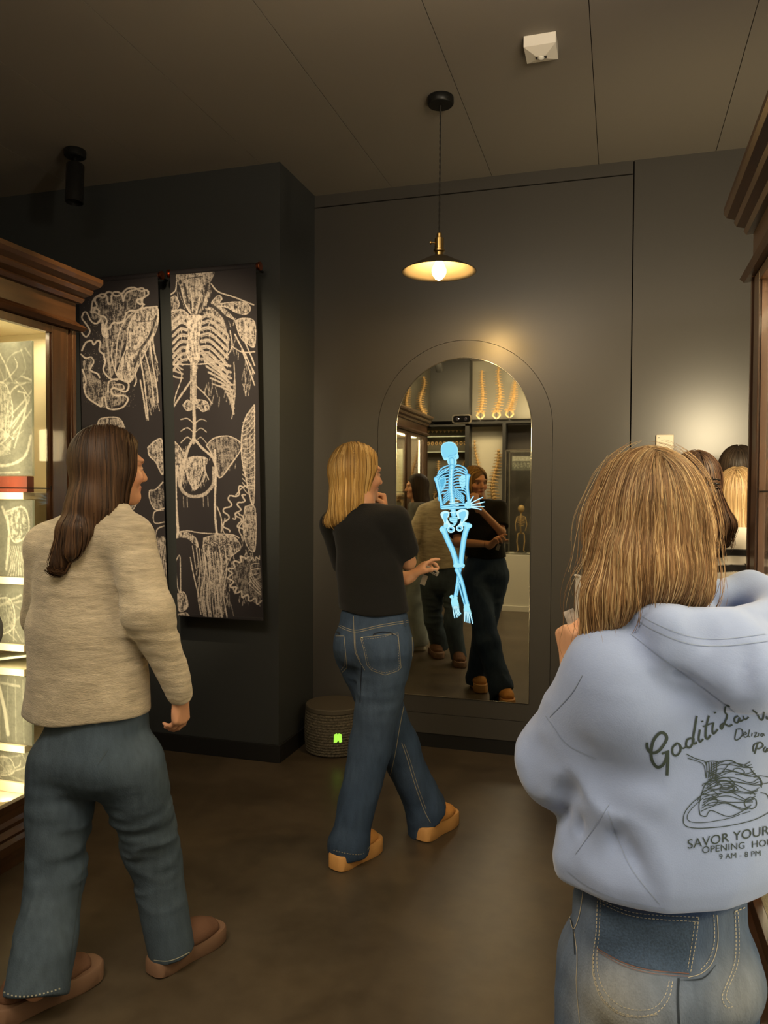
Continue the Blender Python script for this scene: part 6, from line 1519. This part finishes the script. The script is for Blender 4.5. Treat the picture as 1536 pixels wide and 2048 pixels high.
# =================================================================== visitors further back at the right
def visitor(label, hx, hy, Y, yaw, shirt_mat, hair_col, pal, long, seed, hs=1., clip=False, jean=(.03, .035, .045), walk=0., top=None, stripes=False, arms=True, hairlen=None, shoe=(.05, .045, .04)):
    F_d = dirang(yaw); R_d = Vector((F_d.y, -F_d.x, 0)); Z = Vector((0, 0, 1)); hc = at(hx, hy, Y) if hx is not None else Vector(hy); hf = head_frame(yaw if top is None else top, -4, 0); r, f, u = hf; H = lambda x, y, z: hc+r*x+f*y+u*z
    neck = hc-Z*.155-F_d*.015; tot = hc.z+.11; pel = Vector((neck.x, neck.y, tot*.545)); sh = neck.z-.055
    shR = Vector((neck.x, neck.y, sh))+R_d*.165; shL = Vector((neck.x, neck.y, sh))-R_d*.165
    elR = shR-Z*.27+R_d*.04; elL = shL-Z*.27-R_d*.04; wrR = elR+F_d*.20-R_d*.06-Z*.06; wrL = elL+F_d*.20+R_d*.06-Z*.06
    hipR = pel+R_d*.08-Z*.07; hipL = pel-R_d*.08-Z*.07; anR = Vector((hipR.x, hipR.y, .09))+F_d*walk; anL = Vector((hipL.x, hipL.y, .09))-F_d*walk
    knR = (hipR+anR)/2+F_d*.03; knL = (hipL+anL)/2+F_d*.03
    A = head_prims(hc, hf, hs)+[Prim(hc-u*.05-f*.02, neck, .050, .055, k=.02), Prim(neck, neck-Z*.06, .055, .07, k=.03), Prim(neck-Z*.12, pel, .075, .08, R_d, 1.4)]
    A += limb([shR, elR, wrR], [.036, .03, .022])+limb([shL, elL, wrL], [.036, .03, .022])+limb([hipR, knR, anR], [.06, .048, .034])+limb([hipL, knL, anL], [.06, .048, .034])
    A += hand_prims(wrR, F_d-Z*.2, -R_d, Z, .92)[0]+hand_prims(wrL, F_d-Z*.2, R_d, Z, .92)[0]
    body = build_body('person', A, .006, lambda V: head_color(V, hc, hf, SKIN), label, (pel.x, pel.y, 0))
    J = [Prim(pel+Z*.05, pel-Z*.04, .095, .11, R_d, 1.42, .03)]+[Prim(hipR, knR, .098, .082, k=.03), Prim(knR, anR-Z*.04, .082, .095, k=.03, flat=True), Prim(hipL, knL, .098, .082, k=.03), Prim(knL, anL-Z*.04, .082, .095, k=.03, flat=True)]
    garment('jeans', J, .009, mat('cloth_%d' % seed, jean, .85, noise=(12, .2)), body, [folds(.008, 9, (1, 1, .6))])
    T = [Prim(neck-Z*.19, pel+Z*.10, .108, .105, R_d, 1.36, .03), Prim(pel+Z*.10, pel+Z*.0, .105, .112, R_d, 1.42, .03), Prim(shR, neck-Z*.05, .055, .06, k=.04), Prim(shL, neck-Z*.05, .055, .06, k=.04), Prim(neck-Z*.02, neck-Z*.1, .060, .085, R_d, 1.3, .03),
         Prim(shR, elR, .060, .058, k=.03), Prim(shL, elL, .060, .058, k=.03), Prim(elR, wrR, .056, .036, k=.02, flat=True), Prim(elL, wrL, .056, .036, k=.02, flat=True)]
    def sc(V):
        C = np.tile(np.array([.46, .42, .36]), (len(V), 1)); z = V[:, 2]-sh-.02*(V[:, 0]-neck.x)
        for k in range(9):
            c0 = -.035-.052*k; C[np.abs(z-c0) < .013] = (.015, .013, .012)
        return C
    garment('shirt', T, .005 if stripes else .008, shirt_mat, body, [folds(.007, 7, (1, 1, .7)), cut(neck, Z), cut(pel-Z*.05, -Z)], sc if stripes else None)
    sm = mat('shoe_%d' % seed, shoe, .6)
    for an in (anR, anL): clog(body, 'shoe', (an.x-F_d.x*.07, an.y-F_d.y*.07, 0), (an.x+F_d.x*.19, an.y+F_d.y*.19, 0), .095, .035, sm, sm)
    HP = [Ell(H(0, -.016, .020), (.082*hs, .103*hs, .096*hs), (r, f, u), .01)]
    if long == 'long': HP += [Prim(H(0, -.03, -.03), neck-F_d*.04-Z*.02, .078, .072, k=.03), Prim(neck-F_d*.045-Z*.02, neck-F_d*.085-Z*(hairlen or .2), .066, .035, R_d, 1.4, .03), Prim(H(-.03, .02, -.03), H(-.04, .0, -.12), .05, .035, k=.03), Prim(H(.03, .02, -.03), H(.04, .0, -.12), .05, .035, k=.03)]
    if long == 'clip': HP += [Prim(H(0, -.05, -.02), H(-.02, -.11, -.05), .06, .042, k=.03), Prim(H(.02, -.11, -.05), H(.07, -.12, -.15), .040, .026, k=.03), Prim(H(.07, -.12, -.15), H(.085, -.10, -.22), .024, .012, k=.03)]
    HP2 = HP+[Ell(H(0, .114, -.05), (.080, .080, .118), (r, f, u), .014, True)]
    shell = garment('hair', HP2, .007, mat('hair_under_%d' % seed, hair_col, .6), body, it=1)
    roots, flow = scalp(hc, hf)
    zt = lambda P, R_: neck.z-(hairlen or .2)-.02+R_.uniform(-.01, .06, len(P)) if long == 'long' else hc.z-(.2 if long == 'clip' else .1)+R_.uniform(-.02, .04, len(P))
    hair_strands('strands', HP2, roots, flow, zt, 900, hair_m, shell, pal, .0030, .001, .012, 40, seed, (.0005, .006), .06, fuzz=.005 if long != 'clip' else .012)
    if clip:
        b = MB(); c0 = H(.015, -.142, -.028)
        for s_ in (-1, 1):
            for k in range(5): b.tube([c0+r*(.004*s_)+u*(.03-.015*k), c0+r*(.022*s_)-f*.012+u*(.032-.015*k), c0+r*(.038*s_)+f*.006+u*(.030-.015*k)], .003, 6)
            b.tube([c0+r*(.008*s_)-f*.006+u*.04, c0+r*(.008*s_)-f*.010-u*.035], .005, 8)
        b.build('claw_clip', mat('black_clip', (.015, .013, .012), .2), body, smooth=True)
    return body
visitor('dark haired woman with claw clip in striped shirt behind the blue hoodie', 1388, 968, 3.02, -8, mat('striped_knit', vcol='Col', rough=.9, spec=.1), (.025, .012, .008), [(.05, .024, .014), (.075, .036, .02), (.035, .017, .01), (.11, .06, .03)], 'clip', 31, clip=True, stripes=True)
visitor('blonde woman whose hair shows beside the right cabinet post', 1478, 993, 3.46, 20, mat('grey_knit', (.20, .18, .15), .9), (.14, .08, .035), [(.30, .19, .085), (.38, .25, .12), (.24, .145, .06), (.44, .31, .16)], 'long', 32)
visitor('dark haired person furthest back at the wall beside the right cabinet', 1477, 941, 4.02, 10, mat('dark_knit', (.03, .03, .03), .9), (.020, .013, .010), [(.03, .02, .014), (.045, .03, .02)], 'short', 33)
# woman at the left cabinet, outside the frame but reflected in the mirror
visitor('dark haired woman in grey top at the left cabinet, seen in the mirror', None, (-1.86, 1.62, 1.565), 0, -65, mat('slate_knit', (.11, .11, .105), .9), (.02, .012, .009), [(.035, .022, .016), (.05, .03, .02), (.025, .015, .01)], 'long', 34, jean=(.30, .34, .34), hairlen=.30, shoe=(.62, .60, .52))
